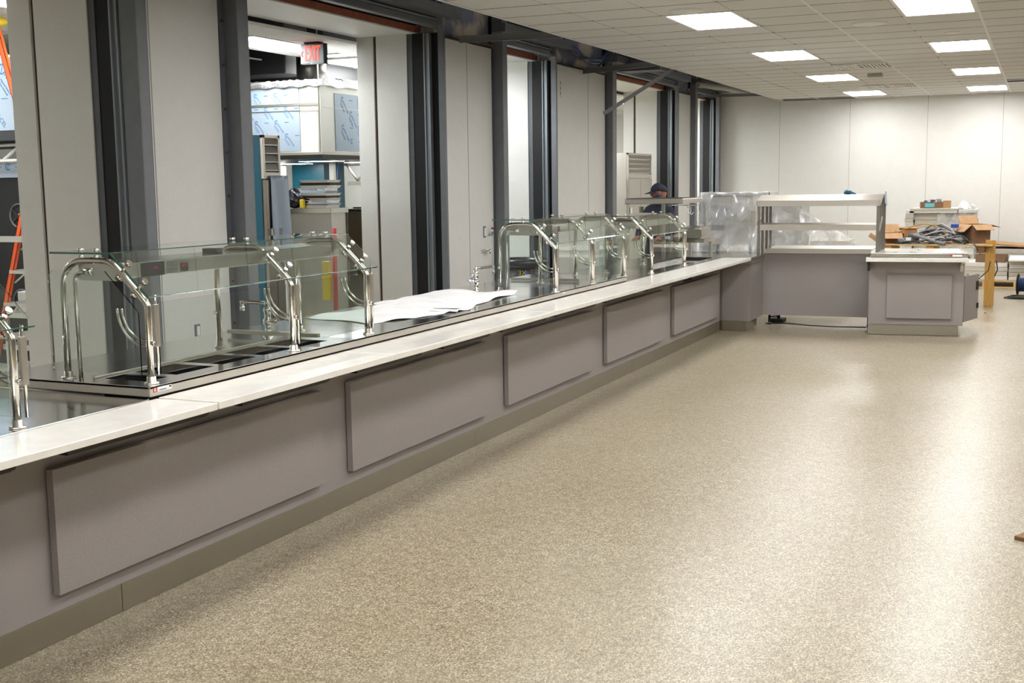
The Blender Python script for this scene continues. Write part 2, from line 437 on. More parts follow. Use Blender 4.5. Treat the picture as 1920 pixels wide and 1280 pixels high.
tag(det.build('ceiling_sensor', M['seam'], bevel=0.01), 'small boxy sensor on the ceiling between the two slotted air vents', 'sensor')
def vent(x, y, label, dark):
    t = thing('air_vent', label, 'air vent', (x, y, ZC-0.012), 'slotted ceiling vents')
    MB().box(-0.14, 0.14, -0.26, 0.26, 0.0, 0.006).build('backing', M['black' if dark else 'tee'], t, local=True)
    f = MB()
    for k in range(7): f.box(-0.14+k*0.045-0.011, -0.14+k*0.045+0.011, -0.26, 0.26, -0.012, 0.0)
    f.box(-0.17, 0.17, -0.29, -0.26, -0.012, 0.006); f.box(-0.17, 0.17, 0.26, 0.29, -0.012, 0.006)
    f.build('slat', M['tee'], t, local=True)
vent(-2.07, 16.3, 'slotted air vent with dark gaps, nearer one, between the light rows', True)
vent(-2.42, 16.3, 'white closed air vent beside the nearer dark-slotted one', False)
vent(-2.10, 20.0, 'slotted air vent with dark gaps, farther one near the back wall', True)
vent(-2.52, 20.0, 'white closed air vent beside the farther dark-slotted one', False)

# left wall: piers between the shutter openings
piers = [(Y0, 2.2), (6.56, 7.58), (11.16, 12.5), (14.33, 16.33), (19.95, 20.83), (22.74, YB)]
wl = MB()
for a, b in piers: wl.box(-6.6, XW-0.02, a, b-0.055, 0, 3.26)
wl = struct(wl.build('wall_left', M['wallpanel']))
for a, b in piers:
    s_ = MB().box(XW-0.02, XW, a+(0.09 if a > 0 else 0), b-0.05, 0, 3.255)
    struct(s_.build('wall_panel', M['wallpanel'], wl, bevel=0.003))
for y in (6.75, 11.81, 15.585): struct(MB().box(XW-0.001, XW+0.0025, y-0.005, y+0.005, 0, 3.25).build('panel_seam', M['seam'], wl))
for a, b in piers[1:]: struct(MB().box(XW-0.03, XW+0.006, a+0.09, b-0.05, 3.257, 3.272).build('panel_cap', M['black'], wl))
# board above the panels, headers over the openings
up = MB().box(-5.98, -5.84, Y0, YB, 3.62, DECK)
for a, b in piers: up.box(-5.98, -5.84, a, b, 3.272, 3.62)
up = struct(up.build('wall_upper', M['gypsum']))
for k, (a, b) in enumerate([(2.2, 6.56), (7.58, 11.16), (12.5, 14.33), (16.33, 19.95), (20.83, 22.74)]):
    h = thing('shutter_header', ['dark steel shutter header over the nearest opening at the left edge', 'long dark shutter header with orange board over the kitchen opening with the exit sign',
         'short dark shutter header over the narrow white opening', 'long dark shutter header crossed by the hanging metal strip', 'short dark shutter header over the last opening before the back wall'][k],
         'shutter header', (-5.9, (a+b)/2, 3.28), 'steel headers over the openings')
    MB().box(-6.06, -6.0, a, b, 3.298, 3.365).build('wooden_board', M['orangewood'], h)
    MB().box(-6.7, -6.0, a, b, 3.285, 3.298).build('soffit', M['white'], h)
    MB().box(-6.06, -5.80, a, b, 3.38, 3.62).build('housing', M['black'], h)
    MB().box(-5.80, -5.73, a, b, 3.328, 3.352).box(-5.80, -5.78, a, b, 3.352, 3.40).build('angle', M['steelgrey'], h)
    MB().box(-5.80, -5.76, a, b, 3.405, 3.425).build('rail', M['steelgrey'], h)
    MB().box(-5.74, -5.58, a-0.1, b+0.15, 3.43, 3.53).build('beam', M['steeldark'], h, bevel=0.004)
struct(MB().box(-6.7, -6.62, Y0, YB, 3.298, DECK).build('wall_above', M['wallpanel']))

# grey steel columns beside the openings
def column(x0, x1, y0, y1, label, h=3.9):
    t = thing('steel_column', label, 'column', ((x0+x1)/2, (y0+y1)/2, 0), 'painted steel columns of the shutter wall')
    w = 0.008
    m = MB(); m.box(x0, x1, y0, y0+w, 0, h).box(x0, x1, y1-w, y1, 0, h).box(x1-w, x1, y0+w, y1-w, 0, h).box(x0, x0+w, y0+w, y1-w, 0, h)
    m.build('post', M['steelgrey'], t, bevel=0.003)
    MB().box(x0, x1+0.02, y0-0.01, y1+0.03, h, h+0.012).build('cap_plate', M['steeldark'], t)
column(-5.818, -5.672, 6.5, 6.61, 'grey steel column at the near side of the first white pier')
column(-5.79, -5.655, 7.6, 7.74, 'grey steel column at the near edge of the opening with the exit sign')
column(-5.735, -5.668, 11.05, 11.09, 'grey steel column at the far edge of the opening with the exit sign')
column(-5.79, -5.66, 12.49, 12.62, 'grey steel column at the near edge of the narrow white opening')
column(-5.779, -5.706, 14.23, 14.27, 'grey steel column at the far edge of the narrow white opening')
column(-5.79, -5.68, 16.33, 16.50, 'grey steel column behind the low end of the slanting metal strip')
column(-5.781, -5.722, 19.82, 19.87, 'grey steel column at the far edge of the opening behind the worker')
column(-5.79, -5.69, 20.8, 20.95, 'grey steel column at the near edge of the last narrow opening')
column(-5.79, -5.72, 22.62, 22.75, 'grey steel column against the back wall corner')

# the far jambs with their shutter guides
def jamb(y, xw0, xg, lab):
    t = thing('shutter_guide', lab, 'shutter guide', (-6.1, y, 0), 'shutter guides in the far jambs')
    MB().box(xw0, xg-0.015, y, y+0.05, 0, 3.285).build('inner_panel', M['wallpanel'], t, bevel=0.002)
    MB().box(xg+0.02, -6.10, y, y+0.05, 0, 3.285).build('jamb_panel', M['wallpanel'], t, bevel=0.002)
    MB().box(xg-0.015, xg+0.02, y+0.02, y+0.04, 0, 3.285).build('gap', M['brown'], t)
    MB().box(-6.10, -6.04, y+0.01, y+0.05, 0, 3.285).build('edge_angle', M['steeldark'], t)
    MB().box(-6.04, -5.897, y+0.015, y+0.05, 0, 3.285).build('channel', M['black'], t)
    m = MB().box(-5.90, -5.885, y-0.01, y+0.05, 0, 3.285).box(-5.885, -5.83, y+0.01, y+0.05, 0, 3.285).box(-5.845, -5.83, y-0.01, y+0.01, 0, 3.285)
    m.build('rail', M['rail'], t, bevel=0.002)
    MB().box(-5.83, -5.74, y+0.045, y+0.05, 0, 3.285).build('slot', M['black'], t)
jamb(6.5, -6.84, -6.61, 'dark shutter guide and white jamb beside the orange ladder')
jamb(11.05, -6.70, -6.485, 'dark shutter guide and white jamb right of the kitchen view with the exit sign')
jamb(14.23, -6.80, -6.6, 'dark shutter guide at the far side of the narrow white opening')
jamb(19.82, -6.70, -6.5, 'dark shutter guide and white jamb behind the worker in the cap')
jamb(22.62, -6.70, -6.5, 'dark shutter guide of the last narrow opening by the back wall')
# bolted plates on the near jamb faces
for y, ye, lab in ((7.53, 7.60, 'dark bolted plate on the edge of the first white pier'), (12.44, 12.49, 'dark plate on the edge of the second white pier'), (16.27, 16.33, 'dark plate on the edge of the third white pier')):
    t = thing('bolted_plate', lab, 'steel plate', (-6.0, y, 0))
    MB().box(-6.3, -5.777, y+0.003, ye-0.008, 0, 3.25).box(-5.80, -5.7755, ye-0.014, ye, 0, 3.25).build('plate', M['steeldark'], t)
    if y < 8:
        for k in range(9):
            z = 0.35+k*0.33
            MB().cyl((-5.776, y+0.035, z), (-5.76, y+0.035, z), 0.012, 8).build('bolt', M['brown'], t)

# kitchen shell
kt = MB()
kx = [-6.7-0.61*k for k in range(0, 9)]
for a, b in zip(kx[1:], kx[:-1]):
    y = Y0
    while y < YB+2:
        y1 = y+1.22
        skip = (13.3 < y1 < 16.8) or (a < -7.9 and y1 > 12.2 and y1 < 20) or (a < -8.5 and y1 > 10.9 and y1 < 20)
        if not skip: kt.box(a+0.008, b-0.008, y+0.008, y1-0.008, ZC-0.003, ZC+0.012)
        y = y1
struct(kt.build('ceiling_kitchen', M['tileK']))
te = MB()
for x in kx: te.box(x-0.012, x+0.012, Y0, YB+2, ZC+0.003, ZC+0.02)
te.box(-8.4, -6.66, 13.2, 13.23, ZC-0.004, ZC+0.03)
struct(te.build('trim_2', M['tee']))
struct(MB().box(KX-0.15, KX, Y0, YB+2.2, 0, DECK).build('wall_kitchen', M['white']))
struct(MB().box(KX, -6.7, YB+2.0, YB+2.15, 0, DECK).build('wall_kitchen_end', M['white']))
struct(MB().box(KX, -9.7, 16.2, 16.35, 0, DECK).build('wall_kitchen_side', M['white']))
lk = None
for k, (x, y) in enumerate([(-7.475, 10.5), (-7.66, 12.75), (-7.5, 7.0), (-9.7, 7.6), (-7.6, 17.6), (-7.6, 21.0), (-8.6, 15.5), (-9.4, 18.6), (-9.6, 4.5), (-7.0, 12.95), (-7.0, 15.9), (-7.0, 22.0)]):  # several panels are added out of sight to brighten openings and far wall
    o = light_panel(0.56, 1.14, 'lampK') if lk is None else copy_tree(lk)
    lk = lk or o
    o.location = (x, y, ZC-0.012); o['group'] = 'lit ceiling panels in the kitchen'
    o['label'] = ['large lit ceiling panel left of the red exit sign', 'partly hidden lit ceiling panel right of the exit sign'][k] if k < 2 else 'unseen kitchen ceiling panel behind the shutter wall, some added for light'

# ================================================================ the serving line
XF = -3.395       # front face of the base cabinets
XT0, XT1 = -3.33, -3.02   # stone tray slide
bounds = [0.9, 3.13, 5.24, 7.29, 9.36, 11.41, 13.53]
pan = [(1.25, 2.98), (3.26, 5.09), (5.37, 7.10), (7.43, 9.17), (9.49, 11.15), (11.52, 13.33)]
clab = ['grey base cabinet at the near left end of the serving line, mostly cut off',
        'grey base cabinet with the largest raised panel, nearest in full view',
        'grey base cabinet of the serving line, second raised panel from the camera',
        'grey base cabinet of the serving line, third raised panel from the camera',
        'grey base cabinet of the serving line, fourth raised panel from the camera',
        'grey base cabinet of the serving line, last raised panel, with a dark vent above it']
for k in range(6):
    a, b = bounds[k], bounds[k+1]
    t = thing('base_cabinet', clab[k], 'cabinet', ((XF-0.45), (a+b)/2, 0), 'grey base cabinets of the serving line')
    MB().box(-4.22, XF, a+0.0001, b-0.0001, 0.12, 0.822).build('body', M['laminate'], t)
    MB().box(-4.15, XF-0.05, a+0.001, b-0.001, 0.0, 0.12).build('plinth', M['black'], t)
    p0, p1 = pan[k]
    rp = MB().box(XF+0.006, XF+0.04, p0, p1, 0.195, 0.683).build('raised_panel', M['laminate'], t, bevel=0.0015)
    MB().box(XF, XF+0.006, p0+0.02, p1-0.02, 0.22, 0.66).build('spacer', M['black'], rp)
    if k == 5:
        v = MB()
        for i in range(9):
            for j in range(3): v.box(XF, XF+0.004, 11.95+i*0.1, 12.03+i*0.1, 0.70+j*0.035, 0.72+j*0.035)
        v.build('vent', M['black'], t)
kj = [0.9, 3.628, 6.965, 10.272, 13.53]
kl = ['steel kick plate at the near left, under the largest grey panel', 'steel kick plate below the second and third grey panels',
      'steel kick plate below the fourth grey panel', 'farthest steel kick plate of the long serving line, ending at the corner pillar']
for k in range(4):
    o = MB().box(XF-0.045, XF+0.0, kj[k]+0.0015, kj[k+1]-0.0015, 0.0, 0.119).build('kick_plate', M['kick'], bevel=0.002)
    tag(o, kl[k], 'kick plate', 'steel kick plates of the serving line')

# steel carriers under the tray slide, with their hanging brackets
strips = [(1.0, 2.80), (3.02, 3.79), (4.0, 4.68), (4.92, 5.59), (5.84, 6.46), (6.64, 7.36), (7.53, 8.33), (8.55, 9.3), (9.6, 10.74), (11.0, 12.9)]
t = thing('tray_slide_support', 'dark steel carriers and brackets hidden under the white tray slide', 'support rail', (-3.2, 7, 0.8))
for a, b in strips:
    m = MB().prism([(a, 0.834), (b, 0.834), (b-0.01, 0.822), (b-0.035, 0.817), (a, 0.817)], -3.30, XT1-0.012, 'x')
    c = m.build('carrier', M['dark_steel'], t)
    MB().prism([(-3.395, 0.834), (-3.16, 0.834), (-3.16, 0.825), (-3.37, 0.75), (-3.395, 0.75)], a+0.03, a+0.036, 'y').prism([(-3.395, 0.834), (-3.16, 0.834), (-3.16, 0.825), (-3.37, 0.75), (-3.395, 0.75)], a+0.10, a+0.106, 'y').build('bracket', M['steel'], c)
slabs = [(0.9, 3.825), (3.835, 5.272), (5.278, 7.41), (7.415, 9.46), (9.465, 13.45)]
sl = ['white quartz tray slide piece at the lower left, nearest the camera', 'white quartz tray slide piece beside the nearest steel corner',
      'white quartz tray slide piece below the two paper drawings', 'white quartz tray slide piece beside the middle glass guard',
      'longest far piece of the white quartz tray slide, ending at the corner pillar']
for (a, b), lab in zip(slabs, sl):
    z1 = 0.862 if a < 1 else 0.865
    if a > 9: m = MB().prism([(XT0, a), (XT1, a), (XT1, b), (XT0, b-0.02)], 0.834, z1, 'z')
    else: m = MB().box(XT0 if a > 1 else XT0-0.0, XT1, a, b, 0.834, z1)
    tag(m.build('tray_slide', M['stone'], bevel=0.002), lab, 'tray slide', 'white quartz tray slide pieces')

# low steel tops (before and after the raised one)
t = MB().box(-4.25, XT0-0.004, 0.9, 3.785, 0.824, 0.866)
tag(t.build('steel_counter_top', M['steel_top'], bevel=0.003), 'low polished steel counter top at the left edge under the nearest glass guard', 'counter top', 'steel counter tops of the serving line')
t = thing('steel_counter_top', 'low polished steel counter top at the far end, running to the corner pillar', 'counter top', (-3.8, 12, 0.824), 'steel counter tops of the serving line')
pts = [(-4.25, 9.965), (XT0-0.004, 9.965), (XT0-0.004, 13.46), (-3.02, 13.47), (-3.02, 13.95), (-3.05, 14.32), (-4.25, 14.32)]
m = MB(); m.prism([(-4.25, 9.965), (-3.9, 9.965), (-3.9, 14.9), (-4.25, 14.9)], 0.824, 0.866, 'z')
m.prism([(-3.9, 9.965), (XT0-0.004, 9.965), (XT0-0.004, 12.5), (-3.9, 12.5)], 0.824, 0.866, 'z')
m.prism([(-3.45, 12.5), (XT0-0.004, 12.5), (XT0-0.004, 13.46), (-3.45, 13.46)], 0.824, 0.866, 'z')
m.prism([(-3.9, 13.46), (XT0-0.004, 13.46), (-3.02, 13.47), (-3.02, 13.95), (-3.05, 14.32), (-3.07, 14.9), (-3.9, 14.9)], 0.824, 0.866, 'z')
m.build('top', M['steel_mid'], t)
MB().prism([(-3.40, 13.475), (-3.02, 13.475), (-3.02, 13.95), (-3.05, 14.31), (-3.40, 14.31)], 0.80, 0.824, 'z').build('edge', M['steel'], t)
m = MB(); m.box(-3.9, -3.45, 12.5, 13.46, 0.60, 0.61).box(-3.9, -3.89, 12.5, 13.46, 0.61, 0.86).box(-3.46, -3.45, 12.5, 13.46, 0.61, 0.86).box(-3.89, -3.46, 12.5, 12.51, 0.61, 0.86).box(-3.89, -3.46, 13.45, 13.46, 0.61, 0.86)
m.build('well', M['softblack'], t)
m = MB()
for y in (11.75, 12.15): m.box(-3.47, -3.44, y, y+0.3, 0.866, 0.868)
m.build('slot', M['black'], t)

# raised steel top with its row of wells
t = thing('raised_steel_top', 'long raised steel counter top with open food wells and papers on it', 'counter top', (-3.8, 6.9, 0.866))
wy = [(3.90, 4.03), (4.09, 4.35), (4.41, 4.67), (4.73, 4.99), (5.05, 5.30)]
wx0, wx1 = -3.68, -3.445
top = MB()
Ya, Yb, Xa, Xb = 3.79, 9.955, -4.25, -3.335
top.box(wx1, Xb, Ya, Yb, 0.905, 0.915); top.box(Xa, wx0, Ya, Yb, 0.905, 0.915)
ys = [Ya]+[v for p in wy for v in p]+[Yb]
for i in range(0, len(ys), 2): top.box(wx0, wx1, ys[i], ys[i+1], 0.905, 0.915)
top.build('top', M['steel_top'], t)
sk = MB().box(Xb-0.006, Xb, Ya, Yb, 0.872, 0.9145).box(Xa, Xb-0.006, Ya, Ya+0.006, 0.872, 0.9145).box(Xa, Xb-0.006, Yb-0.006, Yb, 0.872, 0.9145)
sk.build('skirt', M['steel'], t, bevel=0.002)
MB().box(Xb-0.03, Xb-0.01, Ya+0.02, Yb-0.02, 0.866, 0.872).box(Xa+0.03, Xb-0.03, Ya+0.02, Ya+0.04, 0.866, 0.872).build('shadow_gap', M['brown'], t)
for a, b in wy:
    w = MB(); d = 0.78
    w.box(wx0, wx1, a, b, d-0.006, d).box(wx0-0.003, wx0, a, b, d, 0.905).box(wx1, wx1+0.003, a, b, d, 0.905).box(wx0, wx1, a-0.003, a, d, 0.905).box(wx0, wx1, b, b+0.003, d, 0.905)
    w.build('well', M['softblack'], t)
MB().box(wx0-0.03, wx0-0.015, 3.86, 5.42, 0.915, 0.928).build('lip', M['steel'], t, bevel=0.003)
# red and white maker's sticker on the near corner, smaller one farther along
for y, sc in ((3.80, 1.0), (8.38, 0.8)):
    st = MB().box(Xb, Xb+0.0008, y+0.006, y+0.125*sc, 0.888, 0.888+0.019*sc).build('sticker', M['labelwhite'], t)
    MB().box(Xb+0.0008, Xb+0.0014, y+0.008, y+0.034*sc, 0.888, 0.888+0.019*sc).build('red_mark', M['red'], st)
    vs, fs = text_mesh('R', 0.022*sc, None, 'l')
    MB().add(vs, fs, mtx=face_plusx(Xb+0.0024, y+0.02*sc, 0.888+0.0095*sc)).build('letter', M['labelwhite'], st)
    MB().box(Xb+0.0008, Xb+0.0014, y+0.045*sc, y+0.09*sc, 0.892, 0.892+0.004*sc).build('blue_line', M['printblue'], st)
    MB().box(Xb+0.0008, Xb+0.0014, y+0.108*sc, y+0.121*sc, 0.897, 0.897+0.006*sc).build('barcode', M['printdark'], st)

# carcass below raised top behind the cabinets is the cabinets themselves; steel bar lying across the top
tag(MB().box(-4.09, -3.50, 5.285, 5.31, 0.930, 0.951).build('steel_bar', M['steel'], bevel=0.002), 'square steel bar lying across the counter below the left tap', 'steel bar')
tag(MB().box(-4.12, -3.50, 9.20, 9.225, 0.918, 0.94).build('steel_bar', M['steel'], bevel=0.002), 'square steel bar lying inside the middle glass guard', 'steel bar')

# ---------------------------------------------------------------- glass guards
def guard_frame(t, y, kind):
    """bent tube in the plane Y = y; x runs from the front post (0) back to the rear post"""
    path = fillet([(0, y, 0), (0, y, 0.337), (-0.185, y, 0.512), (-0.455, y, 0.512), (-0.455, y, 0.0)], [0.06, 0.10, 0.13], 7)
    fr = MB().tube(path, 0.0145, 14).build('frame', M['tube'], t)
    for fx in (0, -0.455):
        MB().lathe([(0.0, 0.03), (0.019, 0.03), (0.02, 0.006), (0.031, 0.006), (0.031, 0.0)], (fx, y, 0)).build('foot', M['steel'], fr)
    # clamps on the sloping pane and the top pane
    n = Vector((1, 0, 1)).normalized()
    for u in (0.3, 0.72):
        c = Vector((-0.185, y, 0.512)).lerp(Vector((0, y, 0.337)), u)
        MB().cyl(c+n*0.01, c+n*0.034, 0.010).cyl(c+n*0.05, c+n*0.068, 0.014).cyl(c-n*0.032, c-n*0.012, 0.014).build('clamp', M['tube'], t)
    for x in (-0.26, -0.345):
        MB().cyl((x, y, 0.52), (x, y, 0.533), 0.011).cyl((x, y, 0.5495), (x, y, 0.562), 0.013).build('clamp', M['tube'], t)
    MB().cyl((0.014, y, 0.17), (0.031, y, 0.17), 0.010).build('knob', M['chrome'], t)
    MB().cyl((-0.455, y-0.014, 0.18), (-0.455, y-0.033, 0.18), 0.010).build('knob', M['chrome'], t)
    # swing bracket of the front pane: curved slot, pivot block and rod
    for r_ in (0.16, 0.135):
        arc = [(-0.01-0.13+0.0+r_*math.cos(a)-0.0-0.0, y+0.02, 0.33+r_*math.sin(a)-0.02) for a in [rad(180+k*9) for k in range(11)]]
        arc = [(p[0]+0.12, p[1], p[2]) for p in arc]
        MB().tube(arc, 0.0055, 8).build('slotted_arm', M['tube'], t)
    MB().box(-0.012, 0.004, y+0.035, y+0.065, 0.15, 0.33).build('pivot_block', M['steel'], t, bevel=0.002)
    MB().cyl((-0.004, y+0.05, 0.03), (-0.004, y+0.05, 0.37), 0.007).build('rod', M['tube'], t)
def pane(m, t, name='glass_pane', edge=None):
    o = m.build(name, M['glass'], t)
    if edge is not None: edge.build('polished_edge', M['glass_edge'], o)
    return o
def guard(loc, ys, label, back_box=True, label_panel=True):
    t = thing('glass_guard', label, 'glass guard', loc, 'glass guards of the serving line')
    ORG[t.name] = Vector((0, 0, 0))
    for y in ys: guard_frame(t, y, 0)
    ya, yb = ys[0], ys[-1]+0.10
    ya_ = ya-0.005
    # top pane
    pane(MB().box(-0.515, -0.19, ya_, yb, 0.5385, 0.5465), t, edge=MB().box(-0.19, -0.1885, ya_, yb, 0.5385, 0.5465).box(-0.5165, -0.1885, ya_-0.0015, ya_, 0.5385, 0.5465))
    # sloping pane
    d = Vector((0.727, 0, -0.687)).normalized(); n = Vector((0.687, 0, 0.727)).normalized()
    p0 = Vector((-0.178, 0, 0.546)); p1 = p0+d*0.262
    q = [p0, p1, p1-n*0.008, p0-n*0.008]
    e = MB().prism([(p1.x, p1.z), (p1.x+d.x*0.0015, p1.z+d.z*0.0015), ((p1-n*0.008).x+d.x*0.0015, (p1-n*0.008).z+d.z*0.0015), ((p1-n*0.008).x, (p1-n*0.008).z)], ya_, yb)
    e.prism([(v.x, v.z) for v in q], ya_-0.0015, ya_)
    pane(MB().prism([(v.x, v.z) for v in q], ya_, yb), t, edge=e)
    # upright front panes between the frames
    for a, b in zip(ys[:-1], ys[1:]):
        pane(MB().box(-0.012, -0.006, a+0.07, b-0.02, 0.03, 0.335), t)
    # end panes
    for y in (ya-0.022, ys[-1]+0.022):
        pane(MB().prism([(-0.515, 0.035), (-0.03, 0.035), (-0.03, 0.30), (-0.20, 0.47), (-0.49, 0.47), (-0.515, 0.445)], y-0.003, y+0.003), t)
    if back_box:
        bx = MB().box(-0.385, -0.135, ya+0.03, ys[-1]-0.06, 0.432, 0.497).build('heat_lamp_housing', M['steel_mid'], t, bevel=0.003)
        MB().box(-0.385, -0.135, ya+0.024, ya+0.03, 0.425, 0.50).build('end_plate', M['steel'], bx)
        if label_panel:
            MB().box(-0.135, -0.134, ya+0.12, ya+0.27, 0.432, 0.492).build('control_plate', M['softblack'], bx)
            MB().box(-0.134, -0.132, ya+0.20, ya+0.225, 0.462, 0.472).build('red_light', M['red'], bx)
            l = MB()
            for i in range(2):
                for j in range(7): l.box(-0.135, -0.1345, ya+0.285, ya+0.36-(0.02 if j % 3 == 2 else 0), 0.438+i*0.028+j*0.0034, 0.4395+i*0.028+j*0.0034)
            l.build('caution_text', M['printdark'], bx)
            MB().box(-0.135, -0.134, ya+0.375, ya+0.43, 0.438, 0.476).build('rating_label', M['softblack'], bx)
            vs, fs = text_mesh('HOT', 0.018, None, 'l')
            MB().add(vs, fs, mtx=face_plusx(-0.1325, ya+0.402, 0.463)).build('red_letters', M['red'], bx)
        pth = fillet([(-0.405, ya+0.02, 0), (-0.405, ya+0.02, 0.46), (-0.31, ya+0.02, 0.463)], 0.07)
        MB().tube(pth, 0.0095, 12).build('wire_tube', M['tube'], t)
        MB().cyl((-0.345, ya+0.02, 0.463), (-0.30, ya+0.02, 0.463), 0.015).build('fitting', M['chrome'], t)
        for k in range(1, len(ys)-1):
            MB().box(-0.30, -0.22, ys[k]-0.3, ys[k]-0.25, 0.497, 0.52).build('hanger', M['dark_steel'], bx)
    return t
guard((-3.385, 3.86, 0.9155), [0, 1.04, 1.76], 'large glass food guard with bent steel frames, nearest one in full view')
guard((-3.335, 8.27, 0.9155), [0, 0.80, 1.60], 'middle glass food guard standing beyond the paper drawings')
guard((-3.40, 10.88, 0.8665), [0, 1.16], 'smallest and farthest glass food guard, in front of the steel overshelf', True, False)
guard((-3.385, 1.35, 0.8665), [0, 0.9, 1.79], 'glass food guard cut off by the left edge of the picture', True, False)

# ---------------------------------------------------------------- taps, papers, barrel
def tap(loc, rz, label, blue=False, sc=1.0):
    t = thing('pot_filler_tap', label, 'tap', loc, None, rz); ORG[t.name] = Vector((0, 0, 0))
    MB().lathe([(0.028, 0), (0.028, 0.008), (0.016, 0.014), (0.014, 0.05), (0.024, 0.06), (0.024, 0.078), (0.016, 0.088), (0.016, 0.115), (0.022, 0.125), (0.017, 0.142), (0.0, 0.145)]).build('body', M['chrome'], t, local=True)
    MB().tube(fillet([(0, 0, 0.14), (0, 0, 0.162), (-0.155, 0, 0.168), (-0.155, 0, 0.125)], [0.012, 0.012]), 0.0095, 10).ball((0, 0, 0.16), 0.016).ball((-0.155, 0, 0.165), 0.012).build('spout', M['chrome'], t, local=True)
    MB().cyl((-0.155, 0, 0.145), (-0.155, 0, 0.12), 0.012, 12).build('nozzle', M['chrome'], t, local=True)
    h = MB().cyl((0.0, 0, 0.07), (0.045, 0.0, 0.075), 0.011, 10).ball((0.05, 0, 0.075), 0.014).build('valve', M['chrome'], t, local=True)
    MB().tube([(0.05, 0, 0.075), (0.07, 0, 0.082)], [0.006, 0.009], 8).tube([(0.012, 0, 0.135), (0.065, 0, 0.08)], 0.004, 8).build('lever', M['chrome'], h, local=True)
    t.scale = (sc, sc, sc)
    if blue: MB().ball((0.035, -0.012, 0.078), 0.018).build('blue_knob', M['blue'], t, local=True)
    return t
tap((-3.90, 5.40, 0.9155), 0, 'chrome tap behind the nearest glass guard, spout pointing left', False, 1.08)
tap((-3.965, 8.20, 0.9155), rad(242), 'chrome tap with blue knob beside the paper drawings, spout pointing away', True, 1.08)
ring = MB().lathe([(0.03, 0.0), (0.042, 0.0), (0.045, 0.004), (0.03, 0.004)], (-3.66, 7.35, 0.9155))
tag(ring.build('drain_ring', M['chrome']), 'small chrome ring on the polished counter beside the papers', 'drain cover')

def sheet(c, name, label, seed, lift):
    rr = random.Random(seed); ph = [rr.uniform(0, 6) for _ in range(4)]
    A, B, C_, D = [Vector(p+(0,)) for p in c]
    def fn(u, v):
        p = A.lerp(B, u).lerp(D.lerp(C_, u), v)
        e = min(u, 1-u, v, 1-v)
        w = 0.006*math.sin(7*u+ph[0])*math.sin(5*v+ph[1])+0.004*math.sin(13*v+ph[2]+4*u)
        w *= 1.0; z = 0.9165+lift+abs(w)
        if v > 0.93: z += 0.012*(v-0.93)/0.07*(1+math.sin(9*u+ph[3]))
        p.x += 0.012*math.sin(11*v+ph[0])*(1-e); p.y += 0.02*math.sin(8*u+ph[1])*(1-e)
        return (p.x, p.y, z)
    o = MB().grid(fn, 40, 26).build(name, M['paper'], solid=0.0006)
    tag(o, label, 'paper', 'construction drawings on the counter')
sheet([(-4.19, 6.18), (-3.62, 6.04), (-3.42, 6.72), (-4.10, 7.10)], 'paper_drawing', 'large crumpled white drawing sheet, nearer one on the steel counter', 3, 0.0)
sheet([(-4.22, 7.05), (-3.47, 6.90), (-3.58, 8.10), (-4.24, 8.02)], 'paper_drawing', 'large white drawing sheet, farther one on the steel counter', 5, 0.002)
sheet([(-4.05, 6.9), (-3.42, 6.72), (-3.40, 7.02), (-4.0, 7.3)], 'paper_drawing', 'folded drawing sheet between the two large ones', 8, 0.001)

BX, BY = -5.85, 13.42
t = thing('rubbish_bin', 'black round bin with yellow lettering in the narrow opening behind the middle guard', 'bin', (BX, BY, 0))
MB().lathe([(0.0, 0.02), (0.23, 0.02), (0.25, 0.05), (0.30, 0.74), (0.29, 0.74), (0.245, 0.08), (0, 0.06)], (BX, BY, 0), 36).build('body', M['bag'], t)
MB().lathe([(0.29, 0.735), (0.315, 0.735), (0.325, 0.775), (0.315, 0.815), (0.29, 0.825), (0.285, 0.775)], (BX, BY, 0), 36).build('rim', M['bag'], t)
MB().lathe([(0.0, 0.0), (0.24, 0.0), (0.24, 0.02), (0.0, 0.02)], (BX, BY, 0), 24).build('base', M['black'], t)
def on_bin(dx, z): return Matrix.Translation((BX+dx, BY-math.sqrt(0.302**2-dx*dx), z)) @ Matrix.Rotation(math.asin(dx/0.302), 4, 'Z') @ face_minusy(0, -0.004, 0)
for txt, m_, dx, sz in (('3X', 'yellow', 0.12, 0.085), ('E', 'orangewood', 0.215, 0.095)):
    vs, fs = text_mesh(txt, sz, None, 'l')
    MB().add(vs, fs, mtx=on_bin(dx, 0.665)).build('lettering', M[m_], t)
MB().box(-0.02, 0.02, -0.045, 0.035, -0.002, 0.001, mtx=on_bin(0.17, 0.65)).build('purple_mark', M['blue'], t)

# ---------------------------------------------------------------- corner pillar, back counter, carving cabinet
t = thing('corner_pillar_cabinet', 'grey boxed corner at the far end of the serving line', 'cabinet', (-3.2, 13.95, 0))
MB().box(-4.0, -3.055, 13.62, 14.325, 0.12, 0.80).build('body', M['laminate'], t, bevel=0.003)
MB().box(-3.39, -3.055, 13.605, 13.62, 0.12, 0.80).build('front_panel', M['laminate'], t)
MB().box(-3.39, -3.10, 13.59, 13.605, 0, 0.119).box(-3.105, -3.095, 13.605, 13.80, 0, 0.119).box(-4.0, -3.12, 13.605, 14.25, 0, 0.119).build('kick_plate', M['kick'], t, bevel=0.002)

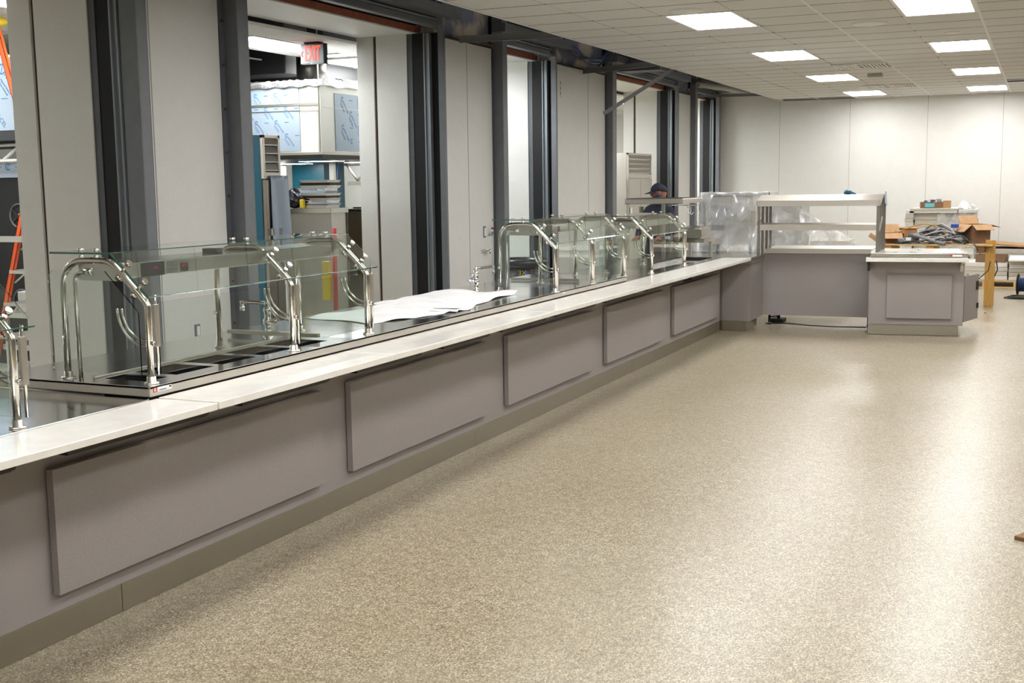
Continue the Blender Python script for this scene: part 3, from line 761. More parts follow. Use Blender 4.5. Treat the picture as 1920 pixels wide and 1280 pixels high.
ang = rad(3.0)
t = thing('back_counter', 'long grey panelled counter on legs standing open to the floor below', 'counter', (-3.04, 14.33, 0), None, ang)
o0 = Vector((-3.04, 14.33, 0)); ORG[t.name] = Vector((0, 0, 0))
MB().box(-0.012, 1.245, 0.0, 0.02, 0.12, 0.862).build('front_panel', M['laminate'], t, local=True)
MB().box(0.0, 1.245, -0.012, 0.75, 0.866, 0.925).build('steel_top', M['steel'], t, bevel=0.003, local=True)
MB().box(0.01, 1.235, 0.0, 0.02, 0.8605, 0.866).build('gap', M['black'], t, local=True)
for x, y in ((0.05, 0.04), (0.13, 0.25), (1.21, 0.04), (1.21, 0.68), (0.05, 0.68)):
    MB().cyl((x, y+0.02, 0.03), (x, y+0.02, 0.866), 0.017, 12).lathe([(0.0, 0), (0.022, 0.0), (0.022, 0.02), (0.012, 0.03)], (x, y+0.02, 0)).build('leg', M['dark_steel'], t, local=True)
MB().cyl((0.05, 0.06, 0.09), (0.13, 0.27, 0.09), 0.01, 8).build('brace', M['dark_steel'], t, local=True)
# cord on the floor below
tag(MB().tube([(-3.05, 14.42, 0.006), (-2.8, 14.5, 0.006), (-2.5, 14.36, 0.006), (-2.2, 14.33, 0.006), (-1.85, 14.37, 0.006)], 0.006, 8).build('power_cord', M['cable']), 'black cord lying on the floor under the open back counter', 'cord')
# blue thing in the shadow and dark device under the counter
tag(MB().box(-3.02, -2.86, 14.55, 14.75, 0.0, 0.05).build('floor_box', M['softblack'], bevel=0.005), 'small dark box on the floor beside the corner pillar', 'floor box')

# double overshelf
ga = rad(1.5)
t = thing('double_overshelf', 'two-tier steel overshelf standing over the back counter', 'overshelf', (-3.02, 13.76, 0.867), None, ga); ORG[t.name] = Vector((0,0,0))
for x, z0 in ((0.0, 0.0), (1.325, 0.049)):
    for y in (0.0, 0.24, 0.50, 0.74):
        zz = 0.0 if x == 0 and y < 0.5 else 0.060
        if x > 1: zz = 0.049
        MB().box(x, x+0.03, y, y+0.03, zz, 0.60 if y in (0.0, 0.74) else 0.66).build('leg', M['legsteel'], t, local=True)
MB().prism([(-0.02, 0.575), (0.0, 0.575), (0.0, 0.63), (0.30, 0.69), (0.47, 0.69), (0.77, 0.63), (0.77, 0.575), (0.79, 0.575), (0.79, 0.64), (0.48, 0.70), (0.29, 0.70), (-0.02, 0.64)], -0.01, 1.365, 'x').build('top_shelf', M['steel'], t, local=True)
MB().prism([(0.0, 0.30), (0.02, 0.30), (0.02, 0.355), (0.30, 0.365), (0.30, 0.375), (0.0, 0.365)], 0.03, 1.325, 'x').build('middle_shelf', M['steel'], t, local=True)
for x in (-0.012, 1.355):
    MB().prism([(-0.02, 0.62), (0.30, 0.70), (0.30, 0.66), (-0.02, 0.575)], x, x+0.01, 'x').prism([(0.02, 0.33), (0.28, 0.45), (0.28, 0.41), (0.02, 0.29)], x, x+0.01, 'x').build('end_bracket', M['steel'], t, local=True)
MB().prism([(0.45, 0.60), (0.76, 0.56), (0.62, 0.72), (0.45, 0.73)], 1.367, 1.371, 'x').build('film_flap', M['film'], t, local=True)
tag(MB().ball((-2.09, 14.20, 1.585), 0.04, sc=(0.7, 0.6, 0.8)).tube([(-2.09, 14.2, 1.60), (-1.98, 14.2, 1.565)], [0.03, 0.012], 10).build('blue_cloth', M['teal']), 'small dark blue object on top of the steel overshelf', 'cloth')

# cabinet on the right, turned a little
ca = rad(6.5)
t = thing('carving_station_cabinet', 'freestanding grey cabinet with white ledge, steel top and open side door', 'cabinet', (-1.752, 13.745, 0), None, ca); ORG[t.name] = Vector((0,0,0))
MB().box(0, 1.0, 0.0, 0.95, 0.12, 0.875).build('body', M['laminate'], t, bevel=0.002, local=True)
rp = MB().box(0.195, 0.875, -0.034, -0.006, 0.195, 0.68).build('raised_panel', M['laminate'], t, bevel=0.0015, local=True)
MB().box(0.22, 0.85, -0.006, 0.0, 0.22, 0.66).build('spacer', M['black'], rp, local=True)
MB().box(0.005, 0.955, 0.03, 0.9, 0.0, 0.12).build('kick_core', M['black'], t, local=True)
MB().box(0.0, 0.955, 0.01, 0.03, 0.004, 0.118).box(0.945, 0.955, 0.03, 0.85, 0.004, 0.118).build('kick_plate', M['kick'], t, bevel=0.002, local=True)
MB().box(-0.035, 1.03, -0.24, -0.005, 0.836, 0.871).build('white_ledge', M['stone'], t, bevel=0.002, local=True)
for x in (-0.02, 0.955):
    MB().prism([(-0.20, 0.836), (-0.03, 0.836), (-0.0, 0.836), (-0.0, 0.72), (-0.03, 0.72), (-0.05, 0.79), (-0.2, 0.82)], x, x+0.03, 'y' if False else 'x').build('bracket', M['dark_steel' if x < 0 else 'steel'], t, local=True)
MB().box(0.01, 1.035, -0.02, 0.97, 0.876, 0.917).build('steel_top', M['steel_mid'], t, bevel=0.003, local=True)
MB().box(0.06, 0.98, 0.02, 0.92, 0.9165, 0.9205).build('inset_plate', M['steel'], t, local=True)
MB().box(0.25, 0.30, 0.10, 0.13, 0.920, 0.922).box(0.42, 0.50, 0.10, 0.12, 0.920, 0.922).build('slot', M['black'], t, local=True)
lb = MB().box(0.86, 0.97, -0.0212, -0.0205, 0.884, 0.902).build('maker_label', M['labelwhite'], t, local=True)
MB().box(0.845, 0.87, -0.0222, -0.0212, 0.884, 0.902).build('red_mark', M['red'], lb, local=True)
d = MB().box(0, 0.02, 0.0, 0.5, 0.15, 0.66)
dd = d.build('side_door', M['laminate'], t, bevel=0.002, local=True); dd.location = (1.0, 0.10, 0); dd.rotation_euler = (0, 0, rad(-20))
MB().box(0.02, 0.03, 0.40, 0.47, 0.48, 0.58).build('dark_handle', M['softblack'], dd, local=True)
MB().box(0.02, 0.035, 0.44, 0.48, 0.27, 0.33).build('latch', M['dark_steel'], dd, local=True)
fa = MB()
for k in range(4): fa.tube([(1.03+0.01*(k % 2), 0.1+0.15*k, 0.90-0.02*(k % 2)), (1.07, 0.18+0.15*k, 0.875), (1.045, 0.25+0.15*k, 0.84)], 0.012, 8)
fa.build('end_fittings', M['chrome'], t, local=True)
tag(MB().ball((-1.35, 14.15, 0.9215), 0.012, 8).ball((-1.28, 14.35, 0.9215), 0.014, 8).build('steel_fitting', M['chrome']), 'tiny chrome fittings lying on the cabinet top', 'fitting')

# ---------------------------------------------------------------- heated overshelves behind the far guard
t = thing('heated_overshelf', 'long steel overshelf on a post in front of the worker', 'overshelf', (-3.97, 13.1, 0.867))
MB().box(-4.31, -3.63, 12.79, 13.60, 1.492, 1.552).build('shelf_box', M['steel'], t, bevel=0.008)
MB().box(-4.29, -3.65, 12.83, 13.56, 1.552, 1.556).build('top_plate', M['dark_steel'], t)
MB().box(-3.99, -3.955, 13.15, 13.185, 0.868, 1.492).build('post', M['tube'], t)
MB().prism([(-3.78, 12.85), (-3.62, 12.72), (-3.42, 12.80), (-3.42, 13.05), (-3.7, 13.2)], 1.474, 1.480, 'z').build('glass_plate', M['glass'], t)
for y in (12.86, 12.9): MB().tube(fillet([(-3.6+y*0-0.0+(y-12.86)*0.6, y, 1.47), (-3.6+(y-12.86)*0.6, y, 1.38), (-3.585+(y-12.86)*0.6, y, 1.37), (-3.57+(y-12.86)*0.6, y, 1.40)], 0.01), 0.004, 6).build('hook', M['chrome'], t)
t = thing('warming_shelf', 'lower steel shelf with curved front right of the far glass guard', 'shelf', (-3.6, 13.2, 0.867))
MB().prism([(12.95, 1.10), (12.95, 1.215), (13.4, 1.235), (13.4, 1.10)], -3.72, -3.47, 'x').build('shelf_box', M['steel_mid'], t, bevel=0.01)
MB().prism([(12.90, 1.06), (12.95, 1.10), (13.4, 1.10), (13.4, 1.06)], -3.72, -3.43, 'x').build('lower_plate', M['tube'], t)
MB().box(-3.74, -3.71, 13.41, 13.44, 0.869, 1.15).build('post', M['steel'], t)
MB().box(-3.50, -3.47, 13.41, 13.44, 0.869, 1.10).build('post', M['steel'], t)
tg = MB().box(-3.93, -3.90, 11.6, 11.605, 0.98, 1.10).box(-3.92, -3.91, 11.6, 11.605, 0.868, 0.98)
tag(tg.build('yellow_tag', M['labelwhite']), 'small pale tag standing inside the far glass guard', 'tag')

# boxed machine under clear sheeting
t = thing('wrapped_machine', 'large steel machine standing on the counter under clear plastic sheeting', 'machine', (-3.5, 14.85, 0.867))
MB().box(-3.86, -3.24, 14.62, 15.15, 0.95, 1.55).build('housing', M['steel'], t, bevel=0.01)
MB().box(-3.80, -3.58, 14.60, 14.615, 1.24, 1.44).build('window', M['softblack'], t)
MB().box(-3.50, -3.28, 14.60, 14.615, 1.24, 1.44).build('window', M['seam'], t)
MB().box(-3.80, -3.62, 14.605, 14.618, 1.13, 1.20).build('grille', M['softblack'], t)
for x, y in ((-3.82, 14.66), (-3.3, 14.66), (-3.82, 15.1), (-3.3, 15.1)): MB().cyl((x, y, 0.867), (x, y, 0.95), 0.02, 10).build('leg', M['dark_steel'], t)
MB().box(-3.88, -3.05, 14.58, 15.1, 1.553, 1.59).build('top', M['steel_mid'], t, bevel=0.004)
rr = random.Random(4)
def drape(x0, x1, y0, y1, ztop, zbot, flare, seed, nx=46, nz=30):
    ph = [random.Random(seed+i).uniform(0, 6) for i in range(6)]
    def fn(u, v):
        # v 0..0.35 over the top, then down the front
        x = x0+(x1-x0)*u
        if v < 0.3: y = y1+(y0-y1)*v/0.3; z = ztop+0.006*math.sin(14*u+ph[0])
        else:
            w = (v-0.3)/0.7; z = ztop+(zbot-ztop)*w
            y = y0-0.01-flare*w*w-0.03*w*abs(math.sin(9*u+ph[1]+2*w))-0.015*math.sin(23*u+ph[2]+5*w)*w
            x += (u-0.5)*flare*1.4*w*w+0.02*math.sin(8*w+ph[3]+6*u)*w
        return (x, y, z)
    return MB().grid(fn, nx, nz)
m = drape(-3.90, -3.06, 14.56, 15.15, 1.60, 0.872, 0.14, 3)
m.grid(lambda u, v: (-3.90-0.02-0.22*v*v-0.02*math.sin(9*u+4*v), 14.56+0.6*u, 1.60-0.73*v+0.002), 14, 24)
tag(m.build('plastic_sheet', M['poly']), 'clear crinkled plastic sheet draped over the steel machine', 'plastic sheet', 'clear plastic sheets')

# pile behind the overshelf under sheeting
t = thing('drywall_stack', 'stack of pale boards under plastic sheeting behind the back counter', 'stack of boards', (-2.95, 17.1, 0))
for k in range(3):
    MB().box(-3.9, -2.14, 16.75, 17.75, 0.15+k*0.18, 0.325+k*0.18).build('board_bundle', M['ctile'], t, bevel=0.004)
MB().box(-2.95, -2.45, 16.8, 17.6, 0.695, 0.90).build('board_bundle', M['ctile'], t, bevel=0.004)
MB().box(-3.85, -2.16, 16.8, 17.7, 0.0, 0.15).build('pallet', M['palewood'], t)
ph = 1.3
def pile(u, v):
    x = -3.95+1.84*u
    top = 1.50 - 0.10*u - max(0, u-0.35)*1.05
    top = max(top, 0.78+0.05*math.sin(5*u))
    if v < 0.35: y = 17.85-(0.95)*v/0.35; z = top-0.25*(1-v/0.35)**2+0.02*math.sin(17*u+5*v)
    else:
        w = (v-0.35)/0.65; y = 16.9-0.25*w-0.05*math.sin(10*u+3*w)-0.02*math.sin(29*u+7*w); z = top+(0.25-top)*w
    z += 0.012*math.sin(31*u+9*v)*(1-u*0.5)
    return (x, y, z)
tag(MB().grid(pile, 70, 40).build('plastic_sheet', M['poly']), 'tall slanting plastic sheet over the boards seen through the overshelf', 'plastic sheet', 'clear plastic sheets')
tag(MB().box(-3.80, -3.12, 17.1, 17.7, 0.70, 1.44).build('wrapped_carton', M['seam'], bevel=0.01), 'pale tall carton under the slanting plastic sheet', 'carton')

# ---------------------------------------------------------------- worker in a cap
def skin(name, joints, edges, m, parent, sub=2, root=0):
    me = bpy.data.meshes.new(name); org = ORG[parent.name]
    me.from_pydata([tuple(Vector(j[:3])-org) for j in joints], edges, []); me.update()
    o = bpy.data.objects.new(name, me); COL.objects.link(o); o.parent = parent; ORG[o.name] = org
    md = o.modifiers.new('skin', 'SKIN'); md.use_smooth_shade = True
    for i, j in enumerate(joints):
        sv = me.skin_vertices[0].data[i]; r_ = j[3]
        sv.radius = r_ if isinstance(r_, tuple) else (r_, r_); sv.use_root = (i == root)
    sb = o.modifiers.new('sub', 'SUBSURF'); sb.levels = sub; sb.render_levels = sub
    me.materials.append(m); return o
PX_, PY_ = -4.56, 14.85
p = thing('person', 'worker in dark cap and navy shirt bending over behind the counter', 'person', (PX_, PY_, 0))
def J(x, y, z, r_): return (PX_+x, PY_+y, z, r_)
body = skin('body', [J(0,0,0.92,(0.13,0.10)), J(0.01,-0.02,1.08,(0.135,0.10)), J(0.03,-0.05,1.26,(0.165,0.11)), J(0.05,-0.07,1.38,(0.12,0.09)), J(0.06,-0.10,1.47,0.055),
    J(-0.11,-0.06,1.375,0.058), J(-0.19,-0.12,1.16,0.05), J(-0.16,-0.32,1.06,0.038), J(-0.12,-0.42,1.05,0.03),
    J(0.19,-0.06,1.375,0.058), J(0.24,-0.12,1.16,0.05), J(0.22,-0.32,1.06,0.038), J(0.17,-0.42,1.05,0.03),
    J(-0.09,0,0.86,0.09), J(-0.10,-0.03,0.50,0.062), J(-0.10,0.02,0.10,0.04), J(-0.10,-0.10,0.045,0.04),
    J(0.09,0,0.86,0.09), J(0.10,-0.03,0.50,0.062), J(0.10,0.02,0.10,0.04), J(0.10,-0.10,0.045,0.04)],
    [(0,1),(1,2),(2,3),(3,4),(3,5),(5,6),(6,7),(7,8),(3,9),(9,10),(10,11),(11,12),(0,13),(13,14),(14,15),(15,16),(0,17),(17,18),(18,19),(19,20)], M['navy'], p)
hx, hy, hz = PX_+0.06, PY_-0.12, 1.602
hm = Matrix.Translation((hx, hy, hz)) @ Matrix.Rotation(rad(200), 4, 'Z') @ Matrix.Rotation(rad(9), 4, 'Y')
# head: egg shape with nose, brow, ears
def head_fn(u, v):
    th = 2*math.pi*u; ph_ = math.pi*v
    x = math.sin(ph_)*math.cos(th); y = math.sin(ph_)*math.sin(th); z = -math.cos(ph_)
    rx = 0.098; ry = 0.076; rz = 0.118
    if z < 0: ry *= 1+0.28*z; rx *= 1+0.12*z
    X = x*rx; Y = y*ry; Z = z*rz
    if x > 0.6:
        g = math.exp(-((y/0.16)**2))*math.exp(-(((z+0.12)/0.2)**2)); X += 0.022*g          # nose
        e = math.exp(-(((abs(y)-0.38)/0.14)**2))*math.exp(-(((z-0.08)/0.1)**2)); X -= 0.008*e   # eye sockets
        X += 0.006*math.exp(-((y/0.3)**2))*math.exp(-(((z+0.45)/0.07)**2))               # lips
    return (X, Y, Z)
hd = MB().grid(head_fn, 40, 28)
hd.v = [hm @ v for v in hd.v]
for sgn in (1, -1): hd.ball((0, 0, 0), 0.03, 12, (0.55, 0.35, 1.0), mtx=hm @ Matrix.Translation((-0.005, sgn*0.078, -0.005)))
hd.build('head', M['skin'], p)
MB().ball((0.078, 0.030, 0.01), 0.011, 10, mtx=hm).ball((0.078, -0.030, 0.01), 0.011, 10, mtx=hm).build('eye', M['labelwhite'], p)
def capf(u, v):
    th = 2*math.pi*u; ph_ = math.pi/2*v
    return hm @ Vector((-0.004+0.108*math.cos(ph_)*math.cos(th), 0.09*math.cos(ph_)*math.sin(th), 0.028-0.03*max(0, -math.cos(th))*math.cos(ph_)+0.098*math.sin(ph_)))
cp = MB().grid(capf, 32, 12)
cap_o = cp.build('cap', M['navy'], p, solid=0.004)
def brim(u, v):
    a = rad(-62+124*u); r0 = 0.098+0.085*v*math.cos(a*0.9)
    return hm @ Vector((r0*math.cos(a)*1.02, r0*math.sin(a)*0.92, 0.034-0.02*v-0.012*math.sin(a)**2))
MB().grid(brim, 20, 6).build('brim', M['navy'], cap_o, solid=0.004)
MB().ball((0, 0, 0), 0.05, 14, (0.62, 1.32, 0.72), mtx=hm @ Matrix.Translation((0.055, 0, -0.062))).build('blue_face_mask', M['maskblue'], p)
MB().tube([hm @ Vector((0.05, sy_*0.072, -0.05)) if k == 0 else hm @ Vector((-0.02, sy_*0.082, -0.02)) for sy_ in (1,) for k in range(2)], 0.014, 8).build('mask_strap', M['maskblue'], p)
MB().lathe([(0.055, 0.0), (0.075, 0.02), (0.06, 0.06)], (hx, hy+0.02, 1.42), 20).build('collar', M['navy'], p)
for sx in (-0.12, 0.17):
    joints = [J(sx, -0.42, 1.05, 0.026), J(sx, -0.48, 1.04, 0.032), J(sx, -0.52, 1.03, 0.024)]
    edges = [(0,1),(1,2)]
    for k in range(4):
        dx = -0.03+0.02*k; n0 = len(joints); ln = [0.03, 0.034, 0.033, 0.027][k]
        joints += [J(sx+dx, -0.535, 1.03, 0.009), J(sx+dx*1.1, -0.535-ln, 1.022, 0.008), J(sx+dx*1.1, -0.535-ln*1.7, 1.0, 0.007)]
        edges += [(2, n0), (n0, n0+1), (n0+1, n0+2)]
    n0 = len(joints); s_ = 1 if sx < 0 else -1
    joints += [J(sx+0.035*s_, -0.49, 1.03, 0.010), J(sx+0.05*s_, -0.525, 1.015, 0.009)]; edges += [(1, n0), (n0, n0+1)]
    skin('hand', joints, edges, M['skin'], p, 1)
for sx in (-0.10, 0.10): MB().ball((PX_+sx, PY_-0.05, 0.045), 0.06, 14, (0.8, 2.1, 0.75)).build('shoe', M['black'], p)

# ================================================================ hanging ceiling metal, cables, wall fittings
def angle_bar(p0, p1, label, w=0.05):
    p0, p1 = Vector(p0), Vector(p1); d = (p1-p0); ln = d.length; d.normalize()
    x = d; y = Vector((0, 0, 1)).cross(x).normalized(); z = x.cross(y)
    mtx = Matrix.Translation(p0) @ Matrix(((x.x, y.x, z.x, 0), (x.y, y.y, z.y, 0), (x.z, y.z, z.z, 0), (0, 0, 0, 1)))
    m = MB().box(0, ln, -0.012, 0.012, 0, 0.003, mtx=mtx).box(0, ln, -0.0015, 0.0015, 0.003, w, mtx=mtx).box(0, ln, -0.005, 0.005, w-0.012, w, mtx=mtx)
    return tag(m.build('ceiling_tee', M['conduit']), label, 'ceiling tee', 'bare ceiling tees reaching the shutter wall')
angle_bar((-5.60, 11.28, 3.19), (-4.53, 11.62, 3.215), 'bare metal ceiling tee resting on the second white pier', 0.07)
angle_bar((-5.76, 15.34, 3.20), (-4.53, 14.95, 3.215), 'bare metal ceiling tee reaching towards the third white pier', 0.07)
angle_bar((-5.35, 15.05, 2.62), (-4.53, 15.58, 3.215), 'loose metal tee hanging at a slant from the ceiling edge', 0.05)
angle_bar((-5.80, 21.3, 3.25), (-4.55, 21.2, 3.22), 'bare ceiling tee in the far corner by the back wall', 0.05)
base = [(-5.72, 14.50, 3.56), (-5.70, 14.62, 3.50), (-5.68, 14.85, 3.46), (-5.68, 15.05, 3.39), (-5.69, 15.43, 3.37), (-5.70, 15.81, 3.41), (-5.72, 16.15, 3.52), (-5.72, 16.2, 3.7)]
rr = random.Random(2)
for k in range(5):
    q = fillet([(p[0]+rr.uniform(-0.01, 0.03), p[1]+rr.uniform(-0.04, 0.04), p[2]+rr.uniform(-0.04, 0.05)-0.02*(k == 4)*i) for i, p in enumerate(base)], 0.15, 4)
    tag(MB().tube(q, 0.014, 8).build('data_cable', M['darkblue' if k < 4 else 'cable']), 'dark blue cable hanging in the bundle above the third white pier', 'cable', 'cable bundle above the third pier')
tag(MB().tube(fillet([(-5.73, 16.30, 3.75), (-5.66, 16.5, 3.5), (-5.5, 16.75, 3.36), (-5.3, 16.8, 3.35)], 0.1), 0.012, 8).build('pipe', M['cable']), 'dark pipe bending down over the steel column beside the cable bundle', 'pipe')
tag(MB().box(-5.70, -5.1, 16.72, 17.1, 3.34, 3.5).build('duct', M['steeldark']), 'grey duct end above the opening behind the worker', 'duct')
for k, (a, b) in enumerate([(3.0, 7.0), (11.4, 11.9), (20.9, 22.7)]):
    tag(MB().box(-5.6, -5.0, a, b, 3.62, 3.95).build('duct', M['steeldark'], bevel=0.01), ['grey duct above the ceiling edge near the camera', 'short grey duct above the second white pier', 'grey duct in the far corner above the ceiling'][k], 'duct')
tag(MB().tube([(-5.6, 20.6, 3.42), (-5.3, 21.3, 3.40), (-5.2, 22.7, 3.38)], 0.05, 12).build('pipe', M['seam']), 'pale insulated pipe in the far corner above the ceiling', 'pipe')
# red stencilled mark on the third pier
vs, fs = text_mesh('FIRE WALL', 0.045, None, 'l')
mk = MB().box(-5.7795, -5.779, 14.53, 14.59, 2.84, 3.05)
mk = MB()
for i in range(9):
    z = 2.85+i*0.0225
    mk.box(-5.7795, -5.7785, 14.545+0.004*(i % 2), 14.575-0.006*(i % 3 == 0), z, z+(0.014 if i % 3 else 0.007))
tag(mk.build('printed_mark', M['brown']), 'small upright reddish printed mark near the top of the third white pier', 'mark')
def outlet(y, z, label, h=0.1):
    t = thing('wall_outlet', label, 'outlet', (XW, y, z-h/2))
    MB().box(XW, XW+0.006, y-0.03, y+0.03, z-h/2, z+h/2).build('plate', M['steelgrey'], t)
    MB().box(XW+0.006, XW+0.012, y-0.012, y+0.018, z-h*0.35, z+h*0.35).build('socket', M['labelwhite'], t)
outlet(7.115, 0.665, 'small outlet low on the first white pier, seen through the near guard')
outlet(12.19, 1.20, 'small steel outlet box on the second white pier', 0.13)
t = thing('wall_valve', 'small chrome valve beside the outlet on the second white pier', 'valve', (XW, 12.32, 1.13))
MB().cyl((XW, 12.32, 1.18), (XW+0.04, 12.32, 1.18), 0.012).cyl((XW+0.03, 12.32, 1.14), (XW+0.03, 12.32, 1.25), 0.009).cyl((XW+0.03, 12.29, 1.18), (XW+0.03, 12.36, 1.18), 0.008).build('body', M['chrome'], t)
MB().ball((XW+0.045, 12.32, 1.235), 0.012).build('knob', M['red'], t)
t = thing('wall_tap', 'small chrome tap low on the second white pier', 'tap', (XW, 12.17, 0.95))
MB().cyl((XW, 12.13, 1.0), (XW+0.05, 12.13, 1.0), 0.012).cyl((XW+0.045, 12.13, 1.0), (XW+0.045, 12.24, 0.995), 0.012).cyl((XW+0.045, 12.235, 1.0), (XW+0.045, 12.235, 0.95), 0.012).build('body', M['chrome'], t)

# ================================================================ kitchen behind the wall
# exit sign
t = thing('exit_sign', 'lit red EXIT sign hanging from the kitchen ceiling', 'exit sign', (-6.99, 10.64, 2.995))
MB().box(-7.132, -6.848, 10.64, 10.69, 2.997, 3.197).build('housing', M['steelgrey'], t, bevel=0.006)
MB().box(-6.848, -6.838, 10.635, 10.70, 2.992, 3.20).box(-7.132, -6.848, 10.69, 10.70, 2.995, 3.20).build('side', M['black'], t)
MB().box(-7.07, -6.90, 10.62, 10.72, 3.197, 3.217).build('canopy', M['black'], t)
M['exitred'] = emit('exit_red', (1.0, 0.07, 0.035, 1), 0.75, (0.4, 0.02, 0.01, 1))
M['exitgreen'] = emit('exit_green', (0.05, 1.0, 0.4, 1), 3.0)
vs, fs = text_mesh('EXIT', 0.2, None, 'l')
mx = Matrix.Diagonal((0.95*0.185/0.44*1.0, 1.0, 1, 1))
xs = [v.x for v in vs]; ys_ = [v.y for v in vs]; sx = 0.185/(max(xs)-min(xs)); sy = 0.155/(max(ys_)-min(ys_))
cx, cy = (max(xs)+min(xs))/2, (max(ys_)+min(ys_))/2
bold = MB()
for ox in (-0.004, 0.0, 0.004): bold.add([((v.x-cx)*sx+ox, (v.y-cy)*sy, v.z) for v in vs], fs, mtx=face_minusy(-6.977, 10.6385+ox*0.05, 3.103))
bold.build('letters', M['exitred'], t)
MB().tube([(-7.10, 10.638, 3.125), (-7.119, 10.638, 3.10), (-7.10, 10.638, 3.075)], 0.0045, 6).build('arrow', M['exitred'], t)
MB().box(-7.005, -6.99, 10.635, 10.64, 2.996, 3.003).build('green_light', M['exitgreen'], t)

# printed protective film: ring logos, a tilted brand word, two tilted lines of text, short dashes
_word = text_mesh('NOVACEL', 0.05, None, 'l'); _l1 = text_mesh('The Material Science', 0.022, None, 'l'); _l2 = text_mesh('for Clean Surfaces', 0.022, None, 'l')
def film_print(t, mk, x0, x1, z0, z1, sx_, sz_, scl, seed=0):
    m = MB(); r_ = random.Random(seed); j = 0
    z = z1-sz_*0.4
    while z > z0+0.06*scl:
        x = x0+sx_*(0.3+0.5*(j % 2))
        while x < x1-0.06*scl:
            c = mk(x, 0, z)
            for k in range(10):
                a0, a1 = rad(20+k*30), rad(20+k*30+30)
                R0, R1 = 0.028*scl, 0.042*scl
                m.add([(R0*math.cos(a0), R0*math.sin(a0), 0.0008), (R1*math.cos(a0), R1*math.sin(a0), 0.0008), (R1*math.cos(a1), R1*math.sin(a1), 0.0008), (R0*math.cos(a1), R0*math.sin(a1), 0.0008)], [(0, 1, 2, 3)], mtx=c)
            m.add([(-0.012*scl, -0.02*scl, 0.0008), (-0.003*scl, -0.02*scl, 0.0008), (0.012*scl, 0.02*scl, 0.0008), (0.003*scl, 0.02*scl, 0.0008)], [(0, 1, 2, 3)], mtx=c)
            rt = c @ Matrix.Rotation(rad(-52), 4, 'Z') @ Matrix.Scale(scl, 4)
            if x < x1-0.16*scl and z > z0+0.16*scl:
                m.add(_word[0], _word[1], mtx=rt @ Matrix.Translation((0.16, 0, 0)))
                m.add(_l1[0], _l1[1], mtx=rt @ Matrix.Translation((0.10, -0.06, 0)))
                m.add(_l2[0], _l2[1], mtx=rt @ Matrix.Translation((0.10, -0.088, 0)))
            if x+sx_*0.62 < x1: m.box(0.42*sx_, 0.62*sx_, -0.008, 0.0, 0, 0.0008, mtx=c)
            x += sx_
        z -= sz_; j += 1
    m.build('film_print', M['printblue'], t)
# main hood
t = thing('kitchen_hood', 'big stainless kitchen hood still covered with printed film, foil on top', 'kitchen hood', (-8.3, 12.5, 2.03))
MB().box(-9.35, -7.094, 10.93, 15.0, 2.10, 2.815).build('body', M['hoodsteel'], t, bevel=0.004)
fl = MB().box(-9.35, -7.36, 10.92, 10.93, 2.12, 2.79).build('film', M['film'], t)
film_print(fl, lambda x, y, z: face_minusy(x, 10.9195, z), -9.3, -7.37, 2.13, 2.78, 0.26, 0.145, 0.55)
fl = MB().box(-7.094, -7.086, 11.20, 14.9, 2.12, 2.74).build('film', M['film'], t)
film_print(fl, lambda x, y, z: face_plusx(-7.0855, x, z), 11.25, 14.9, 2.13, 2.74, 0.34, 0.15, 0.7)
MB().box(-9.35, -7.11, 10.915, 10.922, 2.60, 2.625).box(-9.35, -7.11, 10.915, 10.922, 2.545, 2.553).box(-7.085, -7.083, 10.93, 15, 2.575, 2.58).build('seam_bead', M['steel'], t)
MB().box(-7.125, -7.11, 10.916, 10.93, 2.10, 2.80).build('corner_bead', M['steel'], t)
MB().box(-9.37, -7.07, 10.90, 15.02, 2.03, 2.075).build('lower_rim', M['dark_steel'], t)
MB().box(-9.36, -7.08, 10.91, 15.01, 2.075, 2.10).build('rim', M['steel'], t)
for hx_, hy_ in ((-8.9, 12.0), (-7.8, 12.0), (-8.9, 13.0), (-7.8, 13.0)): MB().box(hx_-0.25, hx_+0.25, hy_-0.1, hy_+0.1, 2.0275, 2.0295).build('hood_fill_light', M['lampK'], t)  # unseen glowing plates added to brighten the space under the hood
def foilf(u, v):
    rr_ = math.sin(57*u+31*v)*math.sin(23*u-41*v)
    return (-9.38+2.33*u, 10.90+1.2*v, 2.83+0.06*min(1, 4*v)+0.018*rr_+0.012*math.sin(190*u+37*v)*math.sin(83*v))
fo = MB().grid(foilf, 70, 30, False)
fo.grid(lambda u, v: (-9.38+2.33*u, 10.90-0.006*math.sin(40*u), 2.80+0.04*v+0.008*math.sin(70*u)), 80, 3, False)
fo.grid(lambda u, v: (-7.05+0.012*math.sin(50*u), 10.90+4.1*u, 2.80+0.09*v+0.012*math.sin(60*u)*math.sin(17*u)), 90, 4, False)
fo.build('foil', M['foil'], t, solid=0.003)
tag(MB().lathe([(0.17, 0), (0.17, 0.35)], (-7.9, 12.0, 2.9), 24, smooth=True).build('duct_pipe', M['dark_steel'], solid=0.004), 'dark round duct rising from the foil-topped hood', 'duct')
for k, (a, b, c, d_) in enumerate([(-11.3, -8.05, 12.5, 13.6), (-11.3, -8.2, 11.9, 12.4)]):
    tag(MB().box(a, b, c, d_, 2.96+0.1*k, 3.9).build('dark_duct', M['softblack'], bevel=0.02), ['wide dark duct above the foil-topped hood', 'dark duct in the open ceiling left of the exit sign'][k], 'duct')
tag(MB().box(-7.3, -7.2, 12.2, 12.3, 2.89, 3.6).build('hanger_bracket', M['dark_steel']), 'dark bracket behind the exit sign above the hood', 'bracket')
